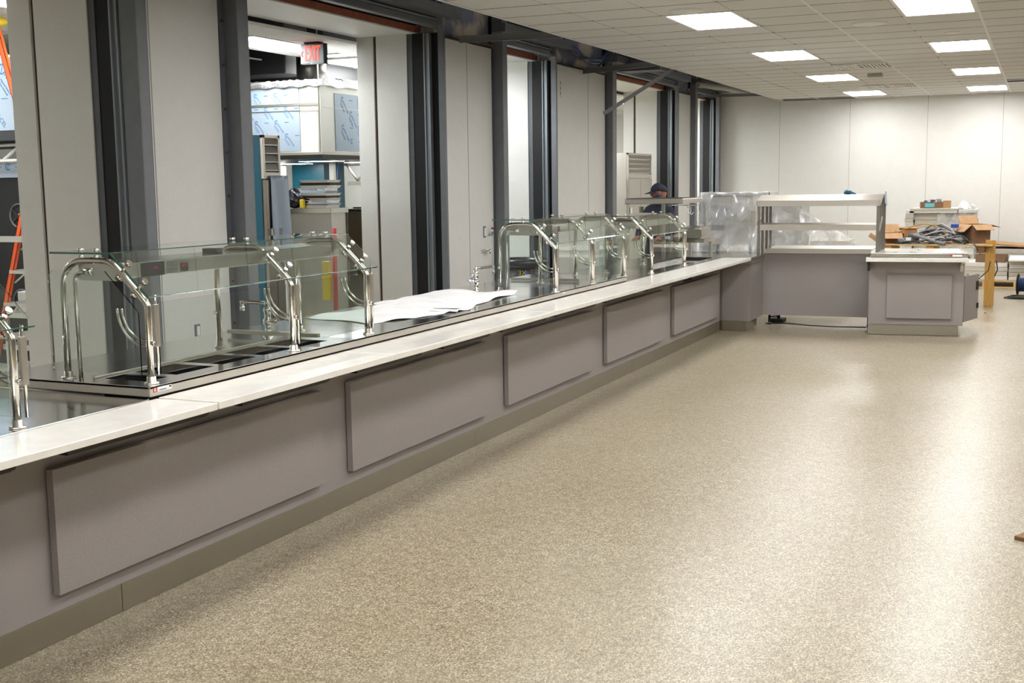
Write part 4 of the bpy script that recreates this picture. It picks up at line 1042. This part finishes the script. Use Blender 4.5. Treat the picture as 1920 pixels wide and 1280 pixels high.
for x, y in ((-7.55, 11.6), (-7.18, 12.6), (-8.5, 11.5)):
    tag(MB().cyl((x, y, 2.88), (x, y, DECK), 0.010, 8).build('hanger_rod', M['alu']), 'thin steel rod hanging the foil-topped hood', 'rod', 'hood hanger rods')
# second hood at the left edge
t = thing('kitchen_hood', 'film-covered hood at the left edge of the picture behind the orange ladder', 'kitchen hood', (-9.9, 9.2, 2.2))
MB().box(-11.4, -8.4, 8.51, 10.2, 2.30, 3.0).build('body', M['tube'], t)
fl = MB().box(-11.4, -8.4, 8.50, 8.51, 2.30, 2.98).build('film', M['film'], t)
film_print(fl, lambda x, y, z: face_minusy(x, 8.4995, z), -9.6, -8.42, 2.3, 2.98, 0.42, 0.27, 1.25)
MB().box(-11.42, -8.38, 8.48, 10.2, 2.205, 2.30).build('rim', M['softblack'], t)
# fridge with louvres
def louvred(name, label, x0, x1, y0, y1, ztop, side, lz, group=None):
    t = thing(name, label, 'refrigerator', ((x0+x1)/2, (y0+y1)/2, 0), group)
    MB().box(x0, x1-0.03, y0, y1, 0.12, ztop).build('body', M[side], t, bevel=0.004)
    for x, y in ((x0+0.06, y0+0.06), (x1-0.1, y0+0.06), (x0+0.06, y1-0.06), (x1-0.1, y1-0.06)): MB().cyl((x, y, 0), (x, y, 0.12), 0.025, 10).build('leg', M['dark_steel'], t)
    fr = MB().box(x1-0.03, x1, y0, y0+0.03, lz, ztop).box(x1-0.03, x1, y1-0.03, y1, lz, ztop).box(x1-0.03, x1, y0, y1, ztop-0.03, ztop).box(x1-0.03, x1, y0, y1, lz-0.06, lz).build('louvre_frame', M['steel'], t, bevel=0.002)
    n = 4; h = (ztop-0.03-lz)/n
    for k in range(n):
        z = lz+k*h
        MB().prism([(x1-0.03, z+h), (x1-0.005, z+0.02), (x1-0.001, z+0.02), (x1-0.001, z+0.012), (x1-0.03, z+h-0.012)], y0+0.03, y1-0.03, 'y').build('louvre', M['steel'], fr)
    half = (y0+y1)/2
    for a, b in ((y0+0.01, half-0.004), (half+0.004, y1-0.01)):
        dr = MB().box(x1-0.03, x1+0.01, a, b, 0.16, lz-0.07).build('door', M['steel_mid'], t, bevel=0.004)
        MB().box(x1+0.01, x1+0.05, a+0.03, a+0.05, 1.0, 1.35).build('handle', M['chrome'], dr)
    return t
louvred('reach_in_fridge', 'tall refrigerator with blue film and louvres, left of the kitchen opening', -7.35, -6.60, 9.18, 9.45, 2.214, 'teal', 1.87)
MB_f = MB().grid(lambda u, v: (-6.575+0.03*math.sin(9*u)*math.sin(3*v+1)+0.02*u, 9.25+0.26*u, 1.0+0.84*v), 16, 16)
tag(MB_f.build('loose_film', M['film'], solid=0.002), 'loose protective film bulging off the fridge doors', 'film')
louvred('reach_in_fridge', 'stainless refrigerator with dark louvres behind the worker', -6.62, -5.95, 17.84, 19.05, 2.20, 'steel', 1.87)
# tall steel cabinet with trays, boxes and a bag on it
t = thing('steel_work_cabinet', 'tall stainless cabinet carrying a stack of trays in the kitchen', 'cabinet', (-7.15, 11.1, 0))
MB().box(-7.52, -6.92, 10.80, 11.12, 0.1, 1.45).build('body', M['steel'], t, bevel=0.004)
MB().box(-7.53, -6.91, 10.78, 11.13, 1.45, 1.505).build('top', M['tube'], t, bevel=0.003)
MB().box(-7.50, -6.95, 10.85, 11.1, 0.0, 0.1).build('plinth', M['black'], t)
MB().box(-6.92, -6.912, 11.09, 11.12, 0.1, 1.45).build('corner_strip', M['brown'], t)
rr = random.Random(12)
zz = 1.506; cols = ['steel', 'film', 'foil', 'steel_mid', 'dark_steel', 'steel', 'film', 'foil', 'steel', 'dark_steel', 'steel']
for k in range(11):
    h = rr.uniform(0.022, 0.032); x1 = -6.96-rr.uniform(0, 0.06)
    tag(MB().box(-7.32+rr.uniform(-.03, .03), x1, 10.84+rr.uniform(-.02, .02), 11.09, zz, zz+h-0.006).box(-7.33, x1+0.01, 10.83, 11.10, zz+h-0.006, zz+h).build('baking_tray', M[cols[k]]), 'metal tray in the messy stack on the tall kitchen cabinet', 'tray', 'stack of trays on the kitchen cabinet')
    zz += h+0.0015
zz0 = zz
t = thing('rubbish_bag', 'crumpled black plastic bag on the tall kitchen cabinet', 'bag', (-7.42, 10.9, 1.506))
def bagf(u, v):
    th = 2*math.pi*u; ph_ = math.pi*v
    r_ = 0.15*(1+0.22*math.sin(5*th+3*ph_)*math.sin(4*ph_)+0.1*math.sin(11*th))
    return (-7.40+r_*math.sin(ph_)*math.cos(th), 10.88+0.6*r_*math.sin(ph_)*math.sin(th)-0.04, 1.60+0.095*-math.cos(ph_)+0.03*max(0, -math.cos(ph_))*math.sin(3*th))
MB().grid(bagf, 36, 20).build('bag', M['bag'], t)
tag(MB().box(-7.30, -7.255, 10.77, 10.82, 1.506, 1.60).build('yellow_bottle', M['yellow'], bevel=0.01), 'small yellow bottle beside the black bag', 'bottle')
tag(MB().box(-7.40, -7.30, 10.80, 10.83, 1.70, 1.712).build('yellow_tool', M['yellow'], bevel=0.003), 'yellow marker lying above the black bag', 'marker') if False else None
t = thing('grey_steel_cabinet', 'brownish steel cabinet right of the tray stack in the kitchen', 'cabinet', (-7.3, 12.3, 0))
MB().box(-7.62, -6.75, 12.0, 12.7, 0.0, 1.47).build('body', M['dark_steel'], t, bevel=0.004)
MB().box(-7.62, -6.75, 11.99, 12.0, 0.05, 1.44).build('front', M['bronze'], t)
for k in range(3): tag(MB().box(-7.45+k*0.2, -7.3+k*0.2, 12.1, 12.3, 1.471, 1.49+0.006*k).build('small_part', M['dark_steel']), 'small dark metal scrap on the brownish steel cabinet', 'scrap', 'scraps on the steel cabinet')
tag(MB().box(-7.42, -7.2, 10.40, 10.50, 0.88, 0.99).build('black_device', M['softblack'], bevel=0.02), 'small black device seen through the nearest guard', 'device') if False else None
# wall shelf bracket and shelf beyond
t = thing('wall_shelf', 'steel wall shelf on a V-shaped bracket at the right of the kitchen view', 'shelf', (-8.0, 13.1, 1.8))
MB().box(-8.32, -7.2, 13.0, 13.4, 2.03, 2.065).build('board', M['steel'], t)
MB().tube([(-8.13, 13.05, 2.03), (-7.95, 13.05, 1.80)], 0.016, 8).build('strut', M['steel'], t)
MB().tube([(-7.95, 13.05, 1.80), (-7.78, 13.05, 2.03)], 0.016, 8).build('strut', M['steel'], t)
MB().box(-8.34, -8.28, 13.0, 13.06, 0.0, 2.03).build('post', M['alu'], t)
MB().box(-8.32, -7.2, 13.4, 13.43, 1.75, 1.80).build('rail', M['tube'], t)
tag(MB().tube([(-8.2, 12.98, 2.03), (-8.215, 12.97, 1.8), (-8.2, 12.98, 1.5)], 0.009, 6).build('electric_cable', M['darkblue']), 'dark cord hanging beside the V-shaped bracket', 'cord')
tag(MB().box(-9.25, -8.74, 13.5, 14.0, 0.0, 2.125).build('blue_film_cabinet', M['teal'], bevel=0.005), 'cabinet in bright blue film under the kitchen hood', 'cabinet')
t = thing('condenser_unit', 'white condenser unit with black grid left of the blue film cabinet', 'condenser', (-9.2, 12.6, 0))
MB().box(-9.42, -9.0, 12.6, 13.0, 0.0, 2.0).build('body', M['white'], t)
g = MB()
for i in range(7):
    for j in range(9): g.box(-9.40+i*0.052, -9.365+i*0.052, 12.594, 12.6, 1.62+j*0.042, 1.65+j*0.042)
g.build('grille', M['softblack'], t)
for k in range(4):
    tag(MB().tube([(-9.0+0.16*math.cos(a*0.5)*(1-0.06*k)+0.0, 12.55+0.01*k, 1.72+0.07*math.sin(a*0.5)+0.03*k*math.sin(a)) for a in range(0, 14)], 0.008, 6).build('coiled_cable', M['cable']), 'loop of black cable hanging on the condenser unit', 'cable', 'cable coil on the condenser')
t = thing('mop_handle', 'red upright post with yellow wrap standing in the kitchen', 'post', (-7.0, 10.55, 0))
MB().cyl((-6.78, 10.6, 0.0), (-6.76, 10.6, 1.30), 0.022, 10).build('pole', M['red'], t)
MB().box(-6.90, -6.82, 10.55, 10.62, 0.55, 0.95).build('wrap', M['yellow'], t)
# dark equipment under the second hood
t = thing('cooking_equipment', 'dark fan-backed kitchen equipment behind the orange ladder', 'kitchen equipment', (-9.5, 9.2, 0))
MB().box(-10.4, -8.6, 8.75, 9.5, 0.1, 1.86).build('body', M['black'], t)
MB().box(-10.4, -8.6, 8.74, 8.75, 1.86, 1.99).box(-10.4, -8.6, 8.75, 9.5, 1.86, 1.99).build('film_band', M['film'], t)
film_print(t, lambda x, y, z: face_minusy(x, 8.7395, z), -9.6, -8.62, 1.86, 2.03, 0.22, 0.16, 0.9)
MB().box(-10.4, -8.6, 8.75, 9.5, 0.0, 0.1).build('base', M['softblack'], t)
for x, z in ((-9.22, 1.484), (-9.25, 0.64)):
    f = MB().lathe([(0.105, 0), (0.115, 0.012), (0.125, 0)], (0, 0, 0), 30, mtx=Matrix.Translation((x, 8.745, z)) @ Matrix.Rotation(rad(90), 4, 'X')).build('fan_ring', M['steeldark'], t)
    b_ = MB().lathe([(0.0, 0.012), (0.03, 0.01), (0.03, 0)], (0, 0, 0), 16, mtx=Matrix.Translation((x, 8.745, z)) @ Matrix.Rotation(rad(90), 4, 'X'))
    for k in range(5): b_.box(0.03, 0.10, -0.008, 0.008, 0.0, 0.004, mtx=Matrix.Translation((x, 8.745, z)) @ Matrix.Rotation(rad(90), 4, 'X') @ Matrix.Rotation(rad(72*k), 4, 'Z'))
    b_.build('fan', M['dark_steel'], f)
t = thing('tube_rack', 'white tubular rack below the hood at the left edge', 'rack', (-9.2, 8.6, 0))
for a, b in (((-9.9, 8.62, 2.17), (-8.7, 8.62, 2.17)), ((-9.9, 8.62, 2.02), (-8.7, 8.62, 2.02)), ((-9.25, 8.62, 2.02), (-9.0, 8.62, 2.17))): MB().cyl(a, b, 0.016, 8).build('tube', M['white'], t)
for x in (-9.9, -8.7): MB().cyl((x, 8.62, 0), (x, 8.62, 2.17), 0.016, 8).build('post', M['white'], t)
# ladder
t = thing('stepladder', 'orange fibreglass stepladder with metal treads at the left edge', 'ladder', (-8.3, 7.7, 0))
def rail(p0, p1, w, d, nm, m):
    p0, p1 = Vector(p0), Vector(p1); x = (p1-p0).normalized(); y = Vector((0, 1, 0)); z = x.cross(y).normalized(); ln = (p1-p0).length
    mtx = Matrix.Translation(p0) @ Matrix(((x.x, y.x, z.x, 0), (x.y, y.y, z.y, 0), (x.z, y.z, z.z, 0), (0, 0, 0, 1)))
    return MB().box(0, ln, -d/2, d/2, -w/2, -w/2+0.006, mtx=mtx).box(0, ln, -d/2, -d/2+0.006, -w/2, w/2, mtx=mtx).box(0, ln, -d/2, d/2, w/2-0.006, w/2, mtx=mtx).build(nm, m, t)
rail((-8.225, 7.70, 3.10), (-7.70, 7.70, 1.20), 0.055, 0.03, 'rail', M['orange'])
rail((-8.22, 7.95, 3.10), (-7.74, 7.95, 1.20), 0.055, 0.03, 'rail', M['orange'])
rail((-7.93, 7.70, 1.95), (-8.585, 7.70, 0.0), 0.05, 0.03, 'rail', M['orange'])
rail((-7.83, 8.05, 1.95), (-8.45, 8.05, 0.0), 0.05, 0.03, 'rail', M['orange'])
MB().ball((-8.20, 7.72, 3.16), 0.06, sc=(1, 1, 0.7)).build('yellow_cap', M['yellow'], t)
for z in (1.32, 1.05, 0.92-0.0):
    pass
for k in range(6):
    z = 1.62-0.29*k+0.0; x = -7.93-(1.95-z)*0.336
    MB().box(x-0.02, x+0.42, 7.68, 8.07, z-0.03, z).build('tread', M['alu'], t)
    MB().tube([(x+0.03, 7.69, z-0.11), (x+0.15, 7.69, z-0.03)], 0.007, 6).build('brace', M['alu'], t)
MB().box(-8.5, -7.9, 7.60, 7.63, 1.29, 1.34).build('spreader', M['alu'], t)
t = thing('steel_cart', 'grey steel cart low behind the ladder at the left edge', 'cart', (-8.3, 8.2, 0))
MB().box(-8.9, -7.9, 8.15, 8.55, 0.55, 0.60).build('shelf', M['alu'], t)
MB().box(-8.9, -7.9, 8.15, 8.55, 0.25, 0.30).build('shelf', M['alu'], t)
MB().box(-8.7, -8.0, 8.17, 8.5, 0.60, 0.80).build('box', M['seam'], t, bevel=0.01)
for x in (-8.88, -7.94):
    for y in (8.17, 8.51): MB().box(x, x+0.03, y, y+0.03, 0.0, 0.62).build('leg', M['alu'], t)

# ================================================================ clutter by the back wall
t = thing('workbench', 'rough timber workbench heaped with cables and boxes, yellow post leg', 'workbench', (-1.4, 17.8, 0))
for k in range(9): MB().box(-2.06, -0.60, 17.18+k*0.12, 17.27+k*0.12, 0.825, 0.845).build('board', M['palewood'], t)
MB().box(-2.04, -1.90, 17.2, 18.25, 0.73, 0.825).build('bearer', M['wood'], t)
MB().box(-1.45, -1.35, 17.2, 18.25, 0.73, 0.825).build('bearer', M['wood'], t)
MB().box(-0.80, -0.70, 17.2, 18.25, 0.73, 0.825).build('bearer', M['brownwood'], t)
for x, y in ((-0.69, 17.28), (-2.04, 17.28), (-1.40, 18.1), (-2.04, 18.1)):
    MB().box(x, x+0.125, y, y+0.09, 0.0, 0.90 if (x > -1 and y < 17.5) else 0.73).build('leg', M['wood'], t, bevel=0.004)

def open_box(cx, cy, z, sx_, sy_, h, rz, label, flaps=True, name='cardboard_box', m='card_in', inner='card', group=None):
    t = thing(name, label, 'cardboard box', (cx, cy, z), group, rz); ORG[t.name] = Vector((0, 0, 0)); w = 0.005
    MB().box(-sx_/2, sx_/2, -sy_/2, -sy_/2+w, 0, h).box(-sx_/2, sx_/2, sy_/2-w, sy_/2, 0, h).box(-sx_/2, -sx_/2+w, -sy_/2+w, sy_/2-w, 0, h).box(sx_/2-w, sx_/2, -sy_/2+w, sy_/2-w, 0, h).box(-sx_/2+w, sx_/2-w, -sy_/2+w, sy_/2-w, 0, w).build('body', M[m], t, local=True)
    if flaps:
        for k, (a, px_, py_, wd) in enumerate([(0, 0, -sy_/2, sx_), (90, sx_/2, 0, sy_), (180, 0, sy_/2, sx_), (270, -sx_/2, 0, sy_)]):
            tilt = [rad(-28), rad(-15), rad(48), rad(-40)][k]
            f = MB().box(-wd/2, wd/2, -0.15, 0, 0, 0.004, mtx=Matrix.Translation((px_, py_, h)) @ Matrix.Rotation(rad(a), 4, 'Z') @ Matrix.Rotation(-tilt, 4, 'X'))
            f.build('flap', M[inner], t, local=True)
    return t
open_box(-0.845, 17.66, 0.846, 0.26, 0.36, 0.255, rad(28), 'open brown cardboard box with raised flaps on the bench corner', inner='card')
open_box(-1.93, 17.45, 0.846, 0.24, 0.2, 0.14, rad(15), 'small open carton behind the steel overshelf legs on the bench')
tag(MB().box(-2.36, -2.24, 17.1, 17.2, 0.86, 0.89, mtx=None).build('cardboard_piece', M['card']), 'torn piece of cardboard sticking out left of the overshelf legs', 'cardboard') if False else None
mtx = Matrix.Translation((-2.10, 17.22, 0.905)) @ Matrix.Rotation(rad(35), 4, 'Y')
tag(MB().box(-0.12, 0.12, -0.05, 0.05, -0.03, 0.03, mtx=mtx).build('cardboard_piece', M['card'], bevel=0.003), 'tilted brown cardboard piece sticking out left of the overshelf legs', 'cardboard')
tag(MB().box(-1.90, -1.78, 17.5, 17.65, 0.846, 1.02).build('paper_bag', M['card'], bevel=0.02), 'pale creased paper bag on the bench behind the grey tin', 'paper bag')
tag(MB().lathe([(0.0, 0.0), (0.048, 0), (0.048, 0.075), (0.0, 0.075)], (-1.78, 17.25, 0.846), 20).build('tin', M['steelgrey']), 'small grey tin on the edge of the bench', 'tin')
t = thing('plastic_tub', 'small tub with green base and white label on the bench', 'tub', (-1.685, 17.25, 0.846))
MB().box(-1.72, -1.65, 17.22, 17.28, 0.846, 0.875).build('green_base', M['green'], t)
MB().box(-1.72, -1.65, 17.22, 17.28, 0.875, 0.93).build('body', M['labelwhite'], t, bevel=0.004)
tag(MB().box(-1.70, -1.58, 17.35, 17.5, 0.846, 0.98).build('dark_container', M['steeldark'], bevel=0.02), 'dark grey container beside the green-based tub', 'container')
tag(MB().box(-1.97, -1.62, 17.75, 18.1, 1.03, 1.05).box(-1.95, -1.65, 17.78, 18.05, 0.846, 1.03).build('shallow_carton', M['card'], bevel=0.004), 'flat tan carton with dark top at the back of the bench', 'carton')
tag(MB().tube(fillet([(-1.63, 17.30, 0.965), (-1.50, 17.26, 0.93), (-1.36, 17.22, 0.885), (-1.20, 17.15, 0.85)], 0.1), 0.026, 14).build('grey_pipe', M['conduit']), 'thick grey plastic pipe lying across the front of the cable heap', 'pipe')
tag(MB().tube([(-1.12, 17.3, 0.905), (-0.99, 17.28, 0.895)], 0.024, 14).build('grey_pipe', M['conduit']), 'short grey pipe piece in front of the open cardboard box', 'pipe')
tag(MB().tube(fillet([(-1.95, 17.5, 0.93), (-1.72, 17.5, 1.06), (-1.53, 17.5, 1.115), (-1.36, 17.5, 1.09), (-1.2, 17.45, 0.96)], 0.2), 0.008, 8).build('bent_rod', M['wood']), 'thin tan rod bowed over the cable heap', 'rod')
tag(MB().box(-1.16, -1.06, 17.56, 17.66, 1.055, 1.11).build('blue_box', M['blue'], bevel=0.01), 'bright blue plastic box on top of the cable heap', 'box')
rr = random.Random(21)
m = {'conduit': MB(), 'cable': MB(), 'cablegrey': MB(), 'cablepink': MB()}
def heap_h(x, y): return 0.20*math.exp(-((x+1.33)/0.34)**2)*math.exp(-((y-17.6)/0.35)**2)
for k in range(95):
    key = rr.choices(['conduit', 'cable', 'cablegrey', 'cablepink'], [3, 5, 2.5, 1.0])[0]
    cx_, cy_ = rr.gauss(-1.33, 0.22), rr.gauss(17.55, 0.16); r_ = rr.uniform(0.06, 0.24); a0 = rr.uniform(0, 6.28); arc_ = rr.uniform(1.2, 5.5); el = rr.uniform(0.4, 1)
    lv = rr.random(); pts = []
    for i in range(12):
        a = a0+arc_*i/11
        x = min(-0.95, max(-1.95, cx_+r_*math.cos(a)*1.4)); y = min(18.2, max(17.2, cy_+r_*el*math.sin(a)))
        pts.append((x, y, 0.855+heap_h(x, y)*(0.25+0.95*lv)+0.02*math.sin(3*a+k)))
    m[key].tube(pts, rr.choice([0.005, 0.008, 0.012, 0.016]), 6)
hp = thing('cable_heap', 'tangled heap of grey, black and pink cables on the bench', 'cables', (-1.35, 17.6, 0.846), None, 0, 'stuff')
for key, mm in m.items():
    o = mm.build({'conduit': 'grey_conduit', 'cable': 'black_cable', 'cablegrey': 'light_grey_cable', 'cablepink': 'pink_cable'}[key], M[key], hp); o['kind'] = 'stuff'
tag(MB().tube([(-0.97, 17.25, 0.93), (-0.83, 17.15, 0.86), (-0.78, 17.05, 0.78)], 0.008, 6).build('hanging_wire', M['cable']), 'wire hanging over the bench edge below the open box', 'wire')
tag(MB().tube([(-0.62, 17.2, 0.62), (-0.64, 17.22, 0.5), (-0.78, 17.1, 0.36), (-0.90, 17.05, 0.33)], 0.007, 6).tube([(-0.9, 17.05, 0.45), (-0.78, 17.08, 0.40), (-0.74, 17.08, 0.44)], 0.006, 6).build('hanging_wire', M['cable']), 'dark wires curling beside the cabinet door and the yellow post', 'wire')
tag(MB().tube([(-0.55, 17.35, 0.62), (-0.53, 17.33, 0.50), (-0.58, 17.32, 0.38)], 0.008, 6).build('hanging_wire', M['cable']), 'dark wire hanging right of the yellow post', 'wire')

# stacks of ceiling board cartons
def stack(x0, x1, y0, y1, z0, n, h, gl, lab, jitter=0.012, seed=1):
    r_ = random.Random(seed)
    for k in range(n):
        j = r_.uniform(-jitter, jitter)
        o = MB().box(x0+j, x1+j, y0, y1, z0+k*h, z0+(k+1)*h-0.004).build('board_carton', M['ctile' if k % 3 else 'wallpanel'], bevel=0.003)
        tag(o, lab, 'carton of boards', gl)
def pallet(x0, x1, y0, y1, lab):
    t = thing('pallet', lab, 'pallet', ((x0+x1)/2, (y0+y1)/2, 0), 'wooden pallets by the back wall')
    for k in range(6): y = y0+(y1-y0-0.1)*k/5; MB().box(x0, x1, y, y+0.1, 0.105, 0.125).build('deck_board', M['palewood'], t)
    for x in (x0, (x0+x1)/2-0.04, x1-0.08): MB().box(x, x+0.08, y0, y1, 0.02, 0.105).build('bearer', M['palewood'], t)
    MB().box(x0, x1, y0, y0+0.1, 0.0, 0.02).build('skid', M['palewood'], t)
pallet(-2.2, -1.0, 21.2, 22.3, 'pallet under the tall stack of board cartons, mostly hidden')
stack(-1.99, -1.03, 21.25, 22.3, 0.127, 9, 0.115, 'cartons of the tall stack', 'carton of pale boards in the tall stack behind the bench')
stack(-2.06, -1.30, 21.15, 22.2, 1.165, 2, 0.04, 'top cartons of the tall stack', 'thin wide carton on top of the tall stack, under the tray box', 0.01, 3)
stack(-1.29, -1.01, 21.2, 22.2, 1.165, 1, 0.06, 'top cartons of the tall stack', 'short thick carton on the right top of the tall stack, under the plastic bundle', 0.0, 4)
stack(-2.13, -1.995, 21.15, 22.0, 0.127, 16, 0.068, 'narrow cartons left of the tall stack', 'narrow tan carton in the small stack left of the tall one', 0.02, 5)
tb_ = open_box(-1.74, 21.45, 1.247, 0.36, 0.26, 0.10, rad(8), 'shallow brown tray box with cyan label on the tall stack', False)
MB().box(-0.11, 0.04, -0.1315, -0.131, 0.015, 0.08).build('cyan_label', mat('cyan_label', rgb(95, 190, 200), 0.6), tb_, local=True)
for k in range(5): MB().box(-0.12+0.05*k, -0.09+0.05*k+0.05, -0.08, 0.1, 0.06, 0.115+0.012*(k % 3), mtx=Matrix.Rotation(rad(6*k-10), 4, 'X')).build('paper_content', M['labelwhite' if k % 2 else 'steeldark'], tb_, local=True)
tag(MB().box(-1.55, -1.42, 21.35, 21.4, 1.24, 1.37, mtx=Matrix.Identity(4)).build('cardboard_flap', M['card']), 'brown cardboard flap beside the tray box on the tall stack', 'cardboard')
def lump(u, v):
    th = 2*math.pi*u; ph_ = math.pi/2*v
    r_ = 1+0.22*math.sin(3*th+2*ph_)+0.14*math.sin(7*th+5*ph_)+0.07*math.sin(17*th-9*ph_)
    h_ = 0.12*math.sin(ph_)*(0.8+0.25*math.sin(4*th)*math.cos(ph_)+0.3*math.cos(2.2*ph_+th))
    return (-1.20+0.13*r_*math.cos(ph_)*math.cos(th), 21.6+0.25*r_*math.cos(ph_)*math.sin(th), 1.226+max(0, h_)+0.015*math.sin(13*th+11*ph_)*math.sin(ph_*2))
tag(MB().grid(lump, 34, 14, False).build('plastic_bundle', M['white']), 'white crumpled plastic bundle on the right of the tall stack', 'plastic bundle')
def wrapf(u, v):
    x = -1.62+0.62*u; z = 1.20-0.62*v+0.03*math.sin(9*u+7*v)
    return (x, 21.22-0.03*math.sin(12*u+5*v)-0.04*v, z)
tag(MB().grid(wrapf, 24, 24).build('plastic_wrap', M['poly']), 'clear stretch wrap hanging over the front of the tall stack', 'plastic wrap')

pallet(-1.3, -0.30, 20.3, 21.4, 'pallet under the low stack behind the yellow post')
stack(-1.25, -0.475, 20.35, 21.35, 0.127, 4, 0.068, 'cartons of the low stack behind the post', 'pale carton in the low stack directly behind the yellow post', 0.006, 7)
pallet(-0.27, 0.9, 20.3, 21.4, 'pallet under the low stack at the right edge, behind the cable spool')
stack(-0.455, 0.75, 20.35, 21.35, 0.127, 5, 0.062, 'cartons of the low stack at the right edge', 'pale carton in the low stack at the right edge, behind the spool', 0.006, 9)
tag(MB().box(-0.46, 0.8, 20.15, 21.3, 0.437, 0.462).build('white_board', M['white'], bevel=0.003), 'white board lying on the low stack at the right edge', 'board')
pallet(-0.9, 0.9, 21.6, 22.7, 'farthest pallet against the back wall')
stack(-0.9, 0.9, 21.6, 22.7, 0.127, 5, 0.085, 'cartons against the back wall', 'wide carton in the farthest low stack against the back wall', 0.01, 10)
mtx = Matrix.Translation((-0.1, 21.95, 0.566)) @ Matrix.Rotation(rad(4), 4, 'Y')
tag(MB().box(-0.75, 0.9, -0.3, 0.6, 0.0, 0.03, mtx=mtx).build('tan_panel', M['card']), 'tan panel lying on the farthest stack at the right edge', 'panel')
open_box(-0.72, 20.62, 0.40, 0.44, 0.4, 0.115, rad(-6), 'flattened brown carton behind the yellow post', False)
t = thing('cable_spool', 'blue cable spool with black rims standing at the right edge', 'cable spool', (-0.20, 19.0, 0))
my = lambda x: Matrix.Translation((x, 19.05, 0.165)) @ Matrix.Rotation(rad(-8), 4, 'Z') @ Matrix.Rotation(rad(90), 4, 'Y')
for x in (-0.30, -0.08):
    MB().lathe([(0.06, 0), (0.155, 0), (0.165, 0.006), (0.155, 0.012), (0.06, 0.012)], (0, 0, 0), 32, mtx=my(x)).build('flange', M['softblack'], t)
MB().lathe([(0.0, 0.0), (0.05, 0), (0.05, 0.22), (0.0, 0.22)], (0, 0, 0), 24, mtx=my(-0.295)).build('core', M['black'], t)
bl = MB()
for k in range(11): bl.lathe([(0.09, 0.0), (0.105, 0.006), (0.105, 0.012), (0.09, 0.019)], (0, 0, 0), 28, mtx=my(-0.285+0.018*k))
bl.build('blue_cable', M['darkblue'], t)
tw = MB()
for k in range(3):
    tw.tube([(-0.30+(0.17-0.02*k)*math.cos(a/20*2*math.pi*1.0)+0.02*k, 18.60+(0.16+0.02*k)*math.sin(a/20*2*math.pi), 0.008+0.012*k) for a in range(21)], 0.007, 6)
tag(tw.build('loose_cable_coil', M['cable']), 'loose dark cable coiled on the floor before the blue spool', 'cable')
tag(MB().prism([(-0.062, 6.02), (-0.02, 6.00), (0.35, 6.02), (0.35, 6.20), (0.0, 6.14)], 0.0, 0.02, 'z').build('wood_offcut', M['brownwood'], bevel=0.003), 'brown wooden offcut on the floor at the right edge', 'offcut')
tag(MB().ball((-0.63, 16.4, 0.006), 0.012, 8, (1, 1, 0.5)).build('pebble', M['softblack']), 'tiny dark speck on the floor below the yellow post', 'debris')
